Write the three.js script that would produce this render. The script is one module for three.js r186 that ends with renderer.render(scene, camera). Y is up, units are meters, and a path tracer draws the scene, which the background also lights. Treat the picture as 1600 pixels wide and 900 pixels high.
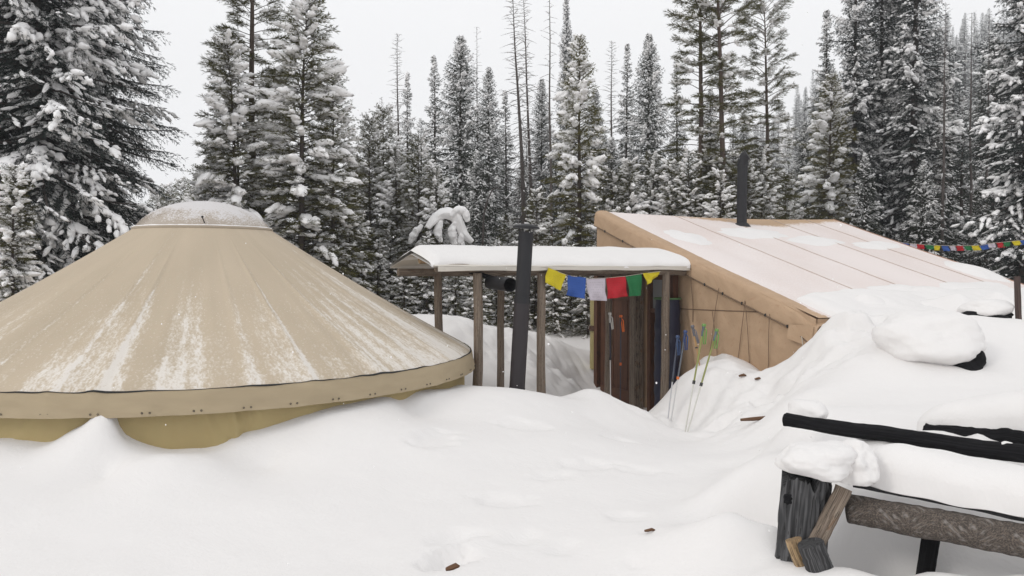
import * as THREE from 'three';
import { mergeVertices, mergeGeometries } from 'three/addons/utils/BufferGeometryUtils.js';
import { ImprovedNoise } from 'three/addons/math/ImprovedNoise.js';

// ---------------------------------------------------------------- camera, sky, sun, exposure
const EYE = 1.6, F = 1256, PITCH = Math.atan(34 / F);
const scene = new THREE.Scene();
const camera = new THREE.PerspectiveCamera(2 * Math.atan(450 / F) * 180 / Math.PI, 16 / 9, 0.05, 900);
camera.position.set(0, EYE, 0);
camera.rotation.x = -PITCH;
const renderer = new THREE.WebGLRenderer({ antialias: true });
renderer.setSize(1024, 576);
renderer.toneMapping = THREE.LinearToneMapping;
renderer.toneMappingExposure = 1.04;
renderer.shadowMap.enabled = true;
{ // overcast sky: an even grey-white cloud deck, a little brighter overhead
  const w = 64, h = 32, data = new Float32Array(w * h * 4);
  for (let j = 0; j < h; j++) for (let i = 0; i < w; i++) {
    const el = Math.sin(((j + 0.5) / h - 0.5) * Math.PI);
    const k = 0.98 + 0.06 * Math.max(0, el), o = (j * w + i) * 4;
    data[o] = k * 0.995; data[o + 1] = k; data[o + 2] = k * 1.012; data[o + 3] = 1;
  }
  const t = new THREE.DataTexture(data, w, h, THREE.RGBAFormat, THREE.FloatType);
  t.mapping = THREE.EquirectangularReflectionMapping; t.magFilter = t.minFilter = THREE.LinearFilter; t.needsUpdate = true;
  scene.background = t; scene.environment = t;
}
const sun = new THREE.DirectionalLight(new THREE.Color(1, 0.96, 0.9), 0.75);
sun.position.set(-22, 17, 5); sun.target.position.set(0, 0, -10);
sun.castShadow = true; sun.shadow.radius = 30; sun.shadow.mapSize.set(2048, 2048);
Object.assign(sun.shadow.camera, { left: -40, right: 40, top: 40, bottom: -40, near: 1, far: 120 });
scene.add(sun, sun.target);
scene.fog = new THREE.FogExp2(new THREE.Color(0.95, 0.96, 1.0), 0.0018);

// ---------------------------------------------------------------- helpers
function rng(seed) { let a = seed >>> 0; return () => { a = (a + 0x6D2B79F5) | 0; let t = Math.imul(a ^ (a >>> 15), 1 | a); t = (t + Math.imul(t ^ (t >>> 7), 61 | t)) ^ t; return ((t ^ (t >>> 14)) >>> 0) / 4294967296; }; }
const noise = new ImprovedNoise();
const nz = (x, y, z = 0) => noise.noise(x + 31.7, y + 17.3, z + 5.1);
const fbm = (x, y, z = 0, o = 4) => { let s = 0, a = 1, t = 0; for (let i = 0; i < o; i++) { s += a * nz(x, y, z); t += a; a *= 0.5; x *= 2.03; y *= 2.03; z *= 2.03; } return s / t; };
const clamp = (v, a = 0, b = 1) => Math.min(b, Math.max(a, v));
const smooth = (a, b, v) => { const t = clamp((v - a) / (b - a)); return t * t * (3 - 2 * t); };
const lerp = (a, b, t) => a + (b - a) * t;
const v3 = (x, y, z) => new THREE.Vector3(x, y, z);
const cp = Math.cos(PITCH), sp = Math.sin(PITCH);
// where a thing measured in the photograph stands, given its distance in metres
function at(px, py, d) {
  const a = (px - 800) / F, b = (450 - py) / F, fw = cp + b * sp;
  return v3(a / fw * d, EYE + (b * cp - sp) / fw * d, -d);
}
const names = new Map();
function numbered(n) { const k = names.get(n) || 0; names.set(n, k + 1); return k ? n + '_' + String(k).padStart(3, '0') : n; }
function tag(o, label, category, group, kind) {
  if (label) o.userData.label = label;
  if (category) o.userData.category = category;
  if (group) o.userData.group = group;
  if (kind) o.userData.kind = kind;
  return o;
}
function thing(name, label, category, pos, group) {
  const o = new THREE.Group(); o.name = numbered(name); if (pos) o.position.copy(pos);
  scene.add(o); return tag(o, label, category, group);
}
function part(name, geo, mat, parent) {
  const m = new THREE.Mesh(geo, mat); m.name = parent ? name : numbered(name); m.castShadow = m.receiveShadow = true;
  (parent || scene).add(m); return m;
}
// geometry in world coordinates -> local to the thing's base
const local = (geo, o) => geo.translate(-o.position.x, -o.position.y, -o.position.z);

class Acc {
  constructor() { this.p = []; this.i = []; this.uv = []; }
  v(x, y, z, u = 0, w = 0) { this.p.push(x, y, z); this.uv.push(u, w); return this.p.length / 3 - 1; }
  f(a, b, c) { this.i.push(a, b, c); }
  tri(ax, ay, az, bx, by, bz, cx, cy, cz) { const k = this.p.length / 3; this.p.push(ax, ay, az, bx, by, bz, cx, cy, cz); this.uv.push(0, 0, 1, 0, 0, 1); this.i.push(k, k + 1, k + 2); }
  blob(T, m, amp, seed, freq = 1.6) { // a lump: unit sphere points pushed about by noise, then placed by matrix m
    const k = this.p.length / 3, e = m.elements;
    for (let j = 0; j < T.p.length; j += 3) {
      let x = T.p[j], y = T.p[j + 1], z = T.p[j + 2];
      if (amp) { const q = 1 + amp * 1.6 * nz(x * freq + seed, y * freq + seed * 0.7, z * freq); x *= q; y *= q; z *= q; }
      this.p.push(e[0] * x + e[4] * y + e[8] * z + e[12], e[1] * x + e[5] * y + e[9] * z + e[13], e[2] * x + e[6] * y + e[10] * z + e[14]);
      this.uv.push(x, z);
    }
    for (let j = 0; j < T.i.length; j++) this.i.push(k + T.i[j]);
  }
  tube(pts, rad, seg = 8, opt = {}) { // pts: Vector3[], rad: number or (t, angle) => radius, capped
    const n = pts.length, k0 = this.p.length / 3; let along = 0;
    let up = null;
    for (let j = 0; j < n; j++) {
      const t = pts[Math.min(n - 1, j + 1)].clone().sub(pts[Math.max(0, j - 1)]).normalize();
      if (!up) { up = Math.abs(t.y) > 0.9 ? v3(1, 0, 0) : v3(0, 1, 0); }
      const s = v3().crossVectors(t, up).normalize(), u2 = v3().crossVectors(s, t).normalize(); up = u2;
      if (j) along += pts[j].distanceTo(pts[j - 1]);
      for (let a = 0; a <= seg; a++) {
        const th = a / seg * Math.PI * 2, r = typeof rad === 'function' ? rad(j / (n - 1), th % (Math.PI * 2)) : rad;
        const c = Math.cos(th) * r, d = Math.sin(th) * r;
        this.v(pts[j].x + s.x * c + u2.x * d, pts[j].y + s.y * c + u2.y * d, pts[j].z + s.z * c + u2.z * d, a / seg * (opt.uw || 0.3), along);
      }
    }
    for (let j = 0; j < n - 1; j++) for (let a = 0; a < seg; a++) {
      const q = k0 + j * (seg + 1) + a, w = q + seg + 1;
      this.f(q, q + 1, w); this.f(q + 1, w + 1, w);
    }
    if (!opt.open) for (const e of [0, n - 1]) {
      const c = this.v(pts[e].x, pts[e].y, pts[e].z, 0.15, 0.02), ring = [];
      for (let a = 0; a <= seg; a++) { const o = (k0 + e * (seg + 1) + a) * 3; ring.push(this.v(this.p[o], this.p[o + 1], this.p[o + 2], 0.15 + 0.1 * Math.cos(a), 0.02 + 0.1 * Math.sin(a))); }
      for (let a = 0; a < seg; a++) e ? this.f(c, ring[a], ring[a + 1]) : this.f(c, ring[a + 1], ring[a]);
    }
    return this;
  }
  grid(nu, nv, fn, closeU) { // fn(u, v) -> [x, y, z, tu, tv]
    const k = this.p.length / 3;
    for (let j = 0; j <= nv; j++) for (let i = 0; i <= nu; i++) { const q = fn(i / nu, j / nv); this.v(q[0], q[1], q[2], q[3] ?? i / nu, q[4] ?? j / nv); }
    for (let j = 0; j < nv; j++) for (let i = 0; i < nu; i++) { const a = k + j * (nu + 1) + i, b = a + nu + 1; this.f(a, a + 1, b); this.f(a + 1, b + 1, b); }
    return this;
  }
  geo(flat) {
    const g = new THREE.BufferGeometry();
    g.setAttribute('position', new THREE.BufferAttribute(new Float32Array(this.p), 3));
    g.setAttribute('uv', new THREE.BufferAttribute(new Float32Array(this.uv), 2));
    g.setIndex(new THREE.BufferAttribute(new Uint32Array(this.i), 1));
    if (!flat) g.computeVertexNormals(); else { const h = g.toNonIndexed(); h.computeVertexNormals(); return h; }
    return g;
  }
}
function template(geo) { geo.deleteAttribute('uv'); geo.deleteAttribute('normal'); const m = mergeVertices(geo, 1e-4); return { p: Array.from(m.attributes.position.array), i: Array.from(m.index.array) }; }
const OCT = template(new THREE.OctahedronGeometry(1, 1)), ICO = template(new THREE.IcosahedronGeometry(1, 1)), ICO3 = template(new THREE.IcosahedronGeometry(1, 7)), ICO5 = template(new THREE.IcosahedronGeometry(1, 15));
const M4 = new THREE.Matrix4(), Q4 = new THREE.Quaternion();
function place(c, dir, lx, ly, lz) { // matrix: long axis (x) along dir, y roughly up
  const x = dir.clone().normalize(); let z = v3().crossVectors(x, v3(0, 1, 0)); if (z.lengthSq() < 1e-4) z.set(0, 0, 1); z.normalize();
  const y = v3().crossVectors(z, x);
  return new THREE.Matrix4().makeBasis(x.multiplyScalar(lx), y.multiplyScalar(ly), z.multiplyScalar(lz)).setPosition(c);
}
function path(a, b, n, bend) { const out = []; for (let j = 0; j <= n; j++) { const p = a.clone().lerp(b, j / n); if (bend) bend(p, j / n); out.push(p); } return out; }

// ---------------------------------------------------------------- textures and materials
function tex(w, h, fn, srgb = true) {
  const d = new Uint8Array(w * h * 4);
  for (let j = 0; j < h; j++) for (let i = 0; i < w; i++) { const c = fn(i / w, j / h, i, j), o = (j * w + i) * 4; for (let k = 0; k < 3; k++) d[o + k] = clamp(c[k]) * 255; d[o + 3] = 255; }
  const t = new THREE.DataTexture(d, w, h, THREE.RGBAFormat); t.magFilter = THREE.LinearFilter; t.minFilter = THREE.LinearMipmapLinearFilter; t.generateMipmaps = true;
  t.wrapS = t.wrapT = THREE.RepeatWrapping; if (srgb) t.colorSpace = THREE.SRGBColorSpace; t.needsUpdate = true; return t;
}
const toS = c => c <= 0.0031308 ? 12.92 * c : 1.055 * Math.pow(c, 1 / 2.4) - 0.055;
const lin = (r, g, b) => [toS(r), toS(g), toS(b)];
const mixc = (a, b, t) => [lerp(a[0], b[0], t), lerp(a[1], b[1], t), lerp(a[2], b[2], t)];
const std = (rgb, rough = 0.85, o = {}) => { const m = new THREE.MeshStandardMaterial({ roughness: rough, side: THREE.DoubleSide, ...o }); if (rgb) m.color.setRGB(...rgb); return m; };
// noise that repeats on a unit square
const tileN = (u, v, f) => { const a = u * Math.PI * 2, b = v * Math.PI * 2, r = f / 6.283; return fbm(Math.cos(a) * r + 3, Math.sin(a) * r + Math.cos(b) * r * 1.1, Math.sin(b) * r * 1.1, 3); };
const snowBump = tex(512, 512, (u, v) => { const k = 0.5 + 0.5 * tileN(u, v, 14) + 0.35 * tileN(u, v, 60) + 0.2 * tileN(u, v, 150); return [k, k, k]; }, false);
const SNOW = [0.77, 0.752, 0.742];
const M = {
  snow: std(SNOW, 0.92, { bumpMap: snowBump, bumpScale: 0.0035 }),
  treeSnow: std([0.93, 0.92, 0.92], 0.95),
};
snowBump.repeat.set(1, 1);
function woodTex(a, b, c, seed) { // grain runs along v
  const r = rng(seed), A = lin(...a), B = lin(...b), C = lin(...c), ph = r() * 50;
  return tex(256, 1024, (u, v) => {
    const an = u * Math.PI * 2, x = Math.cos(an), y = Math.sin(an);
    let g = 0.5 + 0.9 * nz(x * 9 + ph, y * 9, Math.sin(v * 6.283) * 0.9) + 0.5 * nz(x * 28 + ph, y * 28, Math.sin(v * 6.283) * 2.2);
    let k = smooth(0.1, 0.9, g), col = mixc(A, B, k);
    const st = smooth(0.15, 0.5, fbm(x * 1.4 + ph, y * 1.4, Math.cos(v * 6.283) * 2 + ph, 4)); col = mixc(col, C, st * 0.8);
    const crack = nz(x * 16 + ph * 2, y * 16, Math.cos(v * 6.283) * 0.8); if (Math.abs(crack) < 0.03) col = mixc(col, [0.05, 0.045, 0.04], 0.75);
    return col;
  });
}
const wood = (a, b, c, seed, rough = 0.85, bs = 0.006) => { const t = woodTex(a, b, c, seed); t.repeat.set(3.3, 0.7); return std(null, rough, { map: t, bumpMap: t, bumpScale: bs }); };
M.post = wood([0.16, 0.12, 0.09], [0.27, 0.22, 0.175], [0.2, 0.11, 0.06], 3);
M.charred = wood([0.007, 0.007, 0.008], [0.016, 0.016, 0.018], [0.035, 0.035, 0.037], 5, 0.65, 0.02);
M.burnt = wood([0.025, 0.025, 0.027], [0.095, 0.095, 0.098], [0.02, 0.019, 0.02], 7, 0.8, 0.02);
M.bark = wood([0.055, 0.042, 0.034], [0.15, 0.115, 0.09], [0.025, 0.022, 0.02], 9, 0.95, 0.02);
{ const b = tex(512, 512, (u, v) => { const k = tileN(u, v, 10), j = tileN(u, v, 34), q = tileN(u, v, 90); let c = mixc(lin(0.05, 0.043, 0.038), lin(0.17, 0.135, 0.11), clamp(0.45 + 1.5 * j + 0.8 * q)); c = mixc(c, lin(0.22, 0.2, 0.185), clamp(k * 2.2 - 0.15)); return mixc(c, lin(0.02, 0.018, 0.017), clamp(q * 3 - 0.9)); }); b.repeat.set(4.4, 3.6); M.bark = std(null, 0.95, { map: b, bumpMap: b, bumpScale: 0.02 }); }
M.charred = new THREE.MeshPhysicalMaterial({ map: M.charred.map, bumpMap: M.charred.bumpMap, bumpScale: 0.03, roughness: 0.95, specularIntensity: 0.25, side: THREE.DoubleSide });
M.rawWood = wood([0.3, 0.19, 0.1], [0.42, 0.3, 0.17], [0.14, 0.09, 0.06], 11);
M.door = wood([0.085, 0.033, 0.016], [0.13, 0.052, 0.025], [0.045, 0.018, 0.01], 13, 0.7);
M.trunk = std([0.075, 0.058, 0.05], 0.95);
M.trunkDark = std([0.07, 0.056, 0.05], 0.95);
M.trunkRed = std([0.085, 0.062, 0.05], 0.95);
M.snagWood = std([0.1, 0.085, 0.078], 0.95);
M.spruce = std([0.011, 0.019, 0.016], 0.9);
M.spruceMid = std([0.018, 0.027, 0.013], 0.9);
M.pine = std([0.07, 0.066, 0.014], 0.9);
M.pineGold = std([0.105, 0.095, 0.02], 0.9);
M.pipe = std([0.014, 0.014, 0.017], 0.6, { metalness: 0.2 });
M.iron = std([0.012, 0.012, 0.014], 0.55, { metalness: 0.3 });
M.rope = std([0.19, 0.13, 0.085], 0.9);
M.ropePale = std([0.5, 0.45, 0.38], 0.9);
M.dark = std([0.02, 0.02, 0.02], 0.8);

// ---------------------------------------------------------------- layout of the big things
const YC = v3(-3.48, 0, -9.1), YR = 3.0, YW = 2.93;              // yurt
const eaveY = EYE - 0.955, ringY = EYE + 0.40, ringR = 0.715;
const TP = v3(1.39, EYE + 0.89, -13), tr = v3(0.899, 0, -0.439), tg = v3(0.439, 0, 0.899), TL = 5.24, TW = 4.57, TDrop = 1.463; // tent
const T = (l, t, h) => v3(TP.x + tr.x * l + tg.x * t, h, TP.z + tr.z * l + tg.z * t);
const SH0 = v3(-0.85, 0, -9.2), sr = v3(0.883, 0, -0.469), sb = v3(-0.469, 0, -0.883), SL = 3.75, SW = 1.2; // shelter
const S = (l, w, h) => v3(SH0.x + sr.x * l + sb.x * w, h, SH0.z + sr.z * l + sb.z * w);
function yurtDepth(px) { // depth at which the sight line through a column meets the yurt wall
  const a = (px - 800) / F; let d = 4; for (; d < 12; d += 0.01) { const x = a * d, dx = x - YC.x, dz = -d - YC.z; if (dx * dx + dz * dz < YW * YW) return d; } return 9.1;
}
// ---------------------------------------------------------------- snow ground
const ctrl = [];
const C = (px, py, d) => { const p = at(px, py, d); ctrl.push([p.x, d, p.y]); };
const H = (x, d, h) => ctrl.push([x, d, EYE + h]);
for (const x of [-9, -5, 0, 5, 9]) { H(x, -5, -1.7); H(x, -1, -1.65); }
for (const x of [-4, -1.5, 0.8, 3.2]) H(x, 2, -1.62);
for (const [px, py, d] of [[-150, 905, 4.2], [100, 900, 4.22], [420, 900, 4.2], [760, 900, 4.2], [1020, 900, 4.15], [1180, 890, 4.0],
  [0, 790, 5.15], [250, 790, 5.2], [450, 780, 5.3], [640, 770, 5.5], [820, 770, 5.6], [980, 765, 5.6], [1090, 770, 5.3],
  [450, 710, 6.2], [600, 690, 6.4], [750, 690, 6.6], [900, 690, 6.8], [1000, 695, 7.0],
  [640, 640, 7.4], [750, 640, 7.5], [850, 645, 7.6], [930, 655, 7.9],
  [735, 604, 8.15], [785, 606, 8.2], [840, 612, 8.3], [880, 621, 8.35], [893, 622, 8.6], [915, 609, 8.8], [938, 614, 8.9], [962, 628, 8.9], [990, 643, 8.9], [1030, 658, 8.6], [1062, 676, 8.3], [1095, 690, 8.0],
  [1048, 659, 9.0], [1072, 680, 8.55], [1022, 638, 9.5], [1042, 614, 9.7], [1062, 592, 9.8], [1110, 610, 9.0], [1110, 640, 8.8], [1150, 620, 8.7], [1200, 615, 8.5], [1150, 640, 8.3], [1150, 668, 7.6], [1200, 640, 7.9], [1185, 660, 7.4], [1140, 690, 7.0], [1200, 685, 6.6], [1120, 720, 6.3], [1190, 712, 6.0],
  [1300, 503, 8.62], [1262, 575, 8.2], [1275, 585, 7.7], [1330, 560, 7.7],
  [1362, 540, 7.6], [1440, 505, 8.0], [1500, 530, 7.75], [1240, 620, 7.0], [1300, 620, 6.7], [1400, 600, 6.8], [1500, 600, 6.7], [1590, 590, 6.8], [1380, 520, 8.2], [1480, 560, 7.3], [1590, 530, 7.8], [1640, 530, 7.8],
  [1500, 457, 9.6], [1560, 455, 9.9], [1640, 450, 10.2],
  [1340, 505, 8.3], [1420, 490, 8.6], [1500, 495, 8.5], [1590, 500, 8.4],
  [1245, 640, 5.9], [1330, 650, 5.7], [1420, 655, 5.6], [1500, 650, 5.5], [1600, 640, 5.4], [1250, 690, 5.4], [1330, 700, 5.0],
  [1185, 820, 4.3], [1150, 808, 4.45], [1215, 828, 4.22], [1175, 742, 4.95], [1215, 745, 4.85], [1135, 770, 4.95],
  [1210, 884, 3.92], [1250, 886, 3.82], [1285, 888, 3.76], [1330, 890, 3.78], [1450, 893, 3.7], [1600, 895, 3.5], [1700, 895, 3.4],
  [1310, 960, 4.04], [1370, 965, 4.02], [1420, 950, 3.98], [1310, 740, 4.42], [1350, 738, 4.4], [1400, 744, 4.33], [1470, 930, 3.92], [1540, 930, 3.84], [1620, 930, 3.76], [1470, 752, 4.27], [1540, 762, 4.18], [1640, 776, 4.04],
  [690, 497, 12.4], [730, 500, 12.5], [770, 515, 12.6], [820, 525, 12.7], [870, 540, 12.9], [915, 560, 13.1], [650, 508, 12.2], [560, 500, 12.6],
  [760, 575, 11.7], [830, 585, 11.7], [900, 600, 11.9], [790, 552, 12.2], [860, 570, 12.3], [700, 512, 13.4], [800, 525, 13.6], [900, 545, 14]]) C(px, py, d);
for (const [px, py] of [[-160, 690], [-60, 690], [0, 684], [45, 690], [80, 692], [105, 676], [130, 664], [150, 648], [162, 630], [173, 626], [180, 652], [187, 676], [205, 690], [225, 699], [260, 706], [295, 703], [330, 700], [365, 685], [400, 672], [440, 660], [480, 648], [540, 633], [610, 621], [650, 614], [680, 609], [703, 606], [720, 604]]) C(px, py, yurtDepth(px) - 0.03);
for (const [px, dy] of [[60, 22], [150, 40], [165, 45], [185, 30], [260, 12], [330, 16], [420, 24]]) { const d = yurtDepth(px) - 0.45; const p = at(px, 704 + dy, d); ctrl.push([p.x, d, p.y]); }
const gableT = px => { const a = (px - 800) / F, l = -0.13; return (a * (13 + 0.439 * l) - 1.39 - 0.899 * l) / (0.439 + a * 0.899); };
for (const [px, py] of [[1078, 585], [1098, 566], [1120, 558], [1140, 557], [1162, 563], [1185, 578], [1203, 592], [1216, 598], [1228, 590], [1242, 573], [1256, 552], [1270, 532], [1284, 512]]) { const t = gableT(px), p = T(-0.13, t, 0); C(px, py, -p.z); if (t < 4.4) { const q = T(0.22, t, 0); H(q.x, -q.z, at(px, py, -p.z).y - EYE - 0.2); } }
for (const [x, d, h] of [[1.4, 4.6, -1.76], [1.52, 4.56, -1.76], [1.3, 4.68, -1.68], [1.35, 3.65, -1.5], [1.75, 3.5, -1.46], [2.15, 3.3, -1.44], [1.6, 3.1, -1.55], [2.3, 2.8, -1.52], [-3.4, 9, -1.9], [-4.8, 9, -1.9], [-2, 8.8, -1.9], [-2, 10, -1.9], [-3.4, 11, -1.7], [-6.8, 9, -1.4], [-8, 7, -1.4], [-3.4, 12.6, -1.2], [-1, 11.2, -1.75],
  [-0.15, 9.5, -2.0], [0.4, 9.75, -2.1], [0.9, 10.1, -2.15], [1.5, 10.6, -2.17], [1.9, 11.1, -2.17], [1.5, 11.7, -2.15], [0.5, 10.8, -2.0], [-0.2, 10.3, -1.95], [1.1, 9.7, -2.05], [1.75, 10.2, -2.12], [2.2, 10.7, -2.1], [1.0, 12.4, -2.0], [1.0, 11.5, -2.05],
  [3.2, 11, -1.5], [4, 12.5, -1.5], [5.5, 12, -1.4], [4, 10, -1.5], [6, 13.5, -1.4], [3.0, 12.8, -1.5], [2.4, 10.3, -1.75],
  [8, 12, -0.35], [9, 10, -0.3], [8, 8, -0.55], [7, 6, -0.75], [6, 4, -1.0], [8, 15, -0.6], [5, 17, -1.0], [0, 17, -1.15], [-5, 16, -1.0], [-9, 12, -1.2], [-9, 4, -1.6], [9, 2, -1.2], [0, 15, -1.2], [1.6, 14.5, -1.4]]) H(x, d, h);
// keep the bank lying on the low edge of the tent roof
for (const l of [1.0, 1.6, 2.4, 3.2, 4.2, 5.2]) { for (const [t, dh] of [[TW + 0.1, 0.0], [TW + 0.4, 0.0], [TW + 0.8, -0.06]]) { const p = T(l, t, 0); ctrl.push([p.x, -p.z, TP.y - TDrop * Math.min(1, t / TW) + dh + 0.06 * nz(l * 1.7, t)]); } const q = T(l, TW - 0.5, 0); ctrl.push([q.x, -q.z, TP.y - TDrop * (TW - 0.5) / TW - 0.12]); }
const tps = (() => {
  const n = ctrl.length, N = n + 3, A = [], U = r2 => r2 < 1e-9 ? 0 : 0.5 * r2 * Math.log(r2);
  for (let i = 0; i < n; i++) { const row = new Float64Array(N + 1); for (let j = 0; j < n; j++) { const dx = ctrl[i][0] - ctrl[j][0], dy = ctrl[i][1] - ctrl[j][1]; row[j] = U(dx * dx + dy * dy); } row[i] += 0.0006; row[n] = 1; row[n + 1] = ctrl[i][0]; row[n + 2] = ctrl[i][1]; row[N] = ctrl[i][2]; A.push(row); }
  for (let k = 0; k < 3; k++) { const row = new Float64Array(N + 1); for (let j = 0; j < n; j++) row[j] = k === 0 ? 1 : ctrl[j][k - 1]; A.push(row); }
  for (let c = 0; c < N; c++) { let p = c; for (let r = c + 1; r < N; r++) if (Math.abs(A[r][c]) > Math.abs(A[p][c])) p = r; [A[c], A[p]] = [A[p], A[c]]; for (let r = c + 1; r < N; r++) { const f = A[r][c] / A[c][c]; if (f) for (let k = c; k <= N; k++) A[r][k] -= f * A[c][k]; } }
  const w = new Float64Array(N); for (let c = N - 1; c >= 0; c--) { let s = A[c][N]; for (let k = c + 1; k < N; k++) s -= A[c][k] * w[k]; w[c] = s / A[c][c]; }
  return (x, d) => { let s = w[n] + w[n + 1] * x + w[n + 2] * d; for (let j = 0; j < n; j++) { const dx = x - ctrl[j][0], dy = d - ctrl[j][1]; s += w[j] * U(dx * dx + dy * dy); } return s; };
})();
function farGround(x, d) {
  const hill = 27 * Math.exp(-(((x - 66) / 34) ** 2)) * smooth(55, 120, d) + 6 * smooth(70, 200, d) * smooth(-40, 60, x);
  return EYE - 1.2 + hill + 0.25 * fbm(x * 0.08, d * 0.08) - 0.4 * smooth(30, 60, d);
}
// prints, dents and lumps seen in the photograph: px, py, depth, radius (m), depth (m)
const dents = [[708, 868, 4.45, 0.1, 0.06], [712, 835, 4.75, 0.09, 0.03], [880, 850, 4.6, 0.07, 0.018], [815, 830, 4.75, 0.08, 0.02], [790, 775, 5.4, 0.12, 0.025], [980, 800, 5.0, 0.09, 0.02], [680, 690, 6.6, 0.16, 0.03], [820, 663, 7.2, 0.14, 0.025], [970, 680, 7.2, 0.1, 0.025], [920, 725, 6.2, 0.12, 0.025], [1000, 735, 6.1, 0.1, 0.02], [860, 745, 5.9, 0.1, 0.02],
  [1140, 640, 8.2, 0.1, 0.05], [1065, 650, 8.9, 0.1, 0.05], [1130, 655, 8.2, 0.12, 0.04], [1200, 625, 8.2, 0.14, 0.06], [1170, 612, 8.7, 0.06, 0.03], [1015, 850, 4.6, 0.04, 0.012], [990, 885, 4.3, 0.03, 0.015]].map(([px, py, d, r, h]) => [at(px, py, d).x, d, r, h]);
const chunky = [[1.5, 8.9, 0.6, 0.08], [2.4, 8.9, 0.8, 0.07], [2.4, 8.0, 0.7, 0.06], [3.2, 8.1, 0.8, 0.11], [3.7, 8.5, 0.7, 0.11], [0.6, 12.2, 1.3, 0.08], [-0.5, 12.2, 0.9, 0.06], [1.95, 4.5, 0.45, 0.07], [2.45, 4.45, 0.4, 0.06], [2.1, 7.3, 0.6, 0.03]];
const snowCache = {};
function ground(x, d) {
  const wx = smooth(7.5, 11, Math.abs(x)), wd = Math.max(smooth(14.5, 18, d), smooth(3, 5, -d)), w = Math.max(wx, wd);
  let h = w < 1 ? tps(x, d) : 0;
  h = w > 0 ? lerp(h, farGround(x, d), w) : h;
  if (w < 1) {
    h += 0.04 * fbm(x * 0.75, d * 0.75, 0, 2) + 0.012 * fbm(x * 2.6, d * 2.6, 4, 3);
    for (const [dx, dd, r, k] of dents) { const ca = Math.cos(dx * 40), sa = Math.sin(dx * 40), ux = (x - dx) * ca + (d - dd) * sa, ud = (d - dd) * ca - (x - dx) * sa; let q = (ux * ux + ud * ud * 0.4) / (r * r * 0.7); if (q < 7) { q *= 1 + 0.9 * nz(x * 9, d * 9, dx); h -= 1.15 * k * (1 - smooth(0.3, 2.4, q)) - 0.12 * k * nz(x * 22, d * 22) * Math.exp(-q * 0.5); } }
    for (const [cx, cd, r, k] of chunky) { const q = ((x - cx) ** 2 + (d - cd) ** 2) / (r * r); if (q < 1) { const e = (1 - q) ** 1.2; const b = Math.abs(nz(x * 3.4, d * 3.4, 9)) * 1.6 + Math.abs(nz(x * 8, d * 8, 2)) * 0.6; h += k * e * (b - 0.35); } }
  }
  return h;
}
{
  const axis = (lo, hi, step, end0, end1) => { const a = []; for (let v = lo; v <= hi; v += step) a.push(v); let s = step, v = hi; while (v < end1) { s *= 1.09; v += s; a.push(v); } s = step; v = lo; const b = []; while (v > end0) { s *= 1.12; v -= s; b.unshift(v); } return b.concat(a); };
  const xs = axis(-5.2, 6.2, 0.04, -110, 120), ds = axis(2.4, 13.8, 0.04, -20, 150);
  const A = new Acc();
  for (const d of ds) for (const x of xs) A.v(x, ground(x, d), -d, x / 1.7, d / 1.7);
  const nx = xs.length;
  for (let j = 0; j < ds.length - 1; j++) for (let i = 0; i < nx - 1; i++) { const a = j * nx + i, b = a + nx; A.f(a, a + 1, b); A.f(a + 1, b + 1, b); }
  tag(part('snow_ground', A.geo(), M.snow), 'deep white snow covering the ground with drifts and dents', null, null, 'structure');
}

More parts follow.
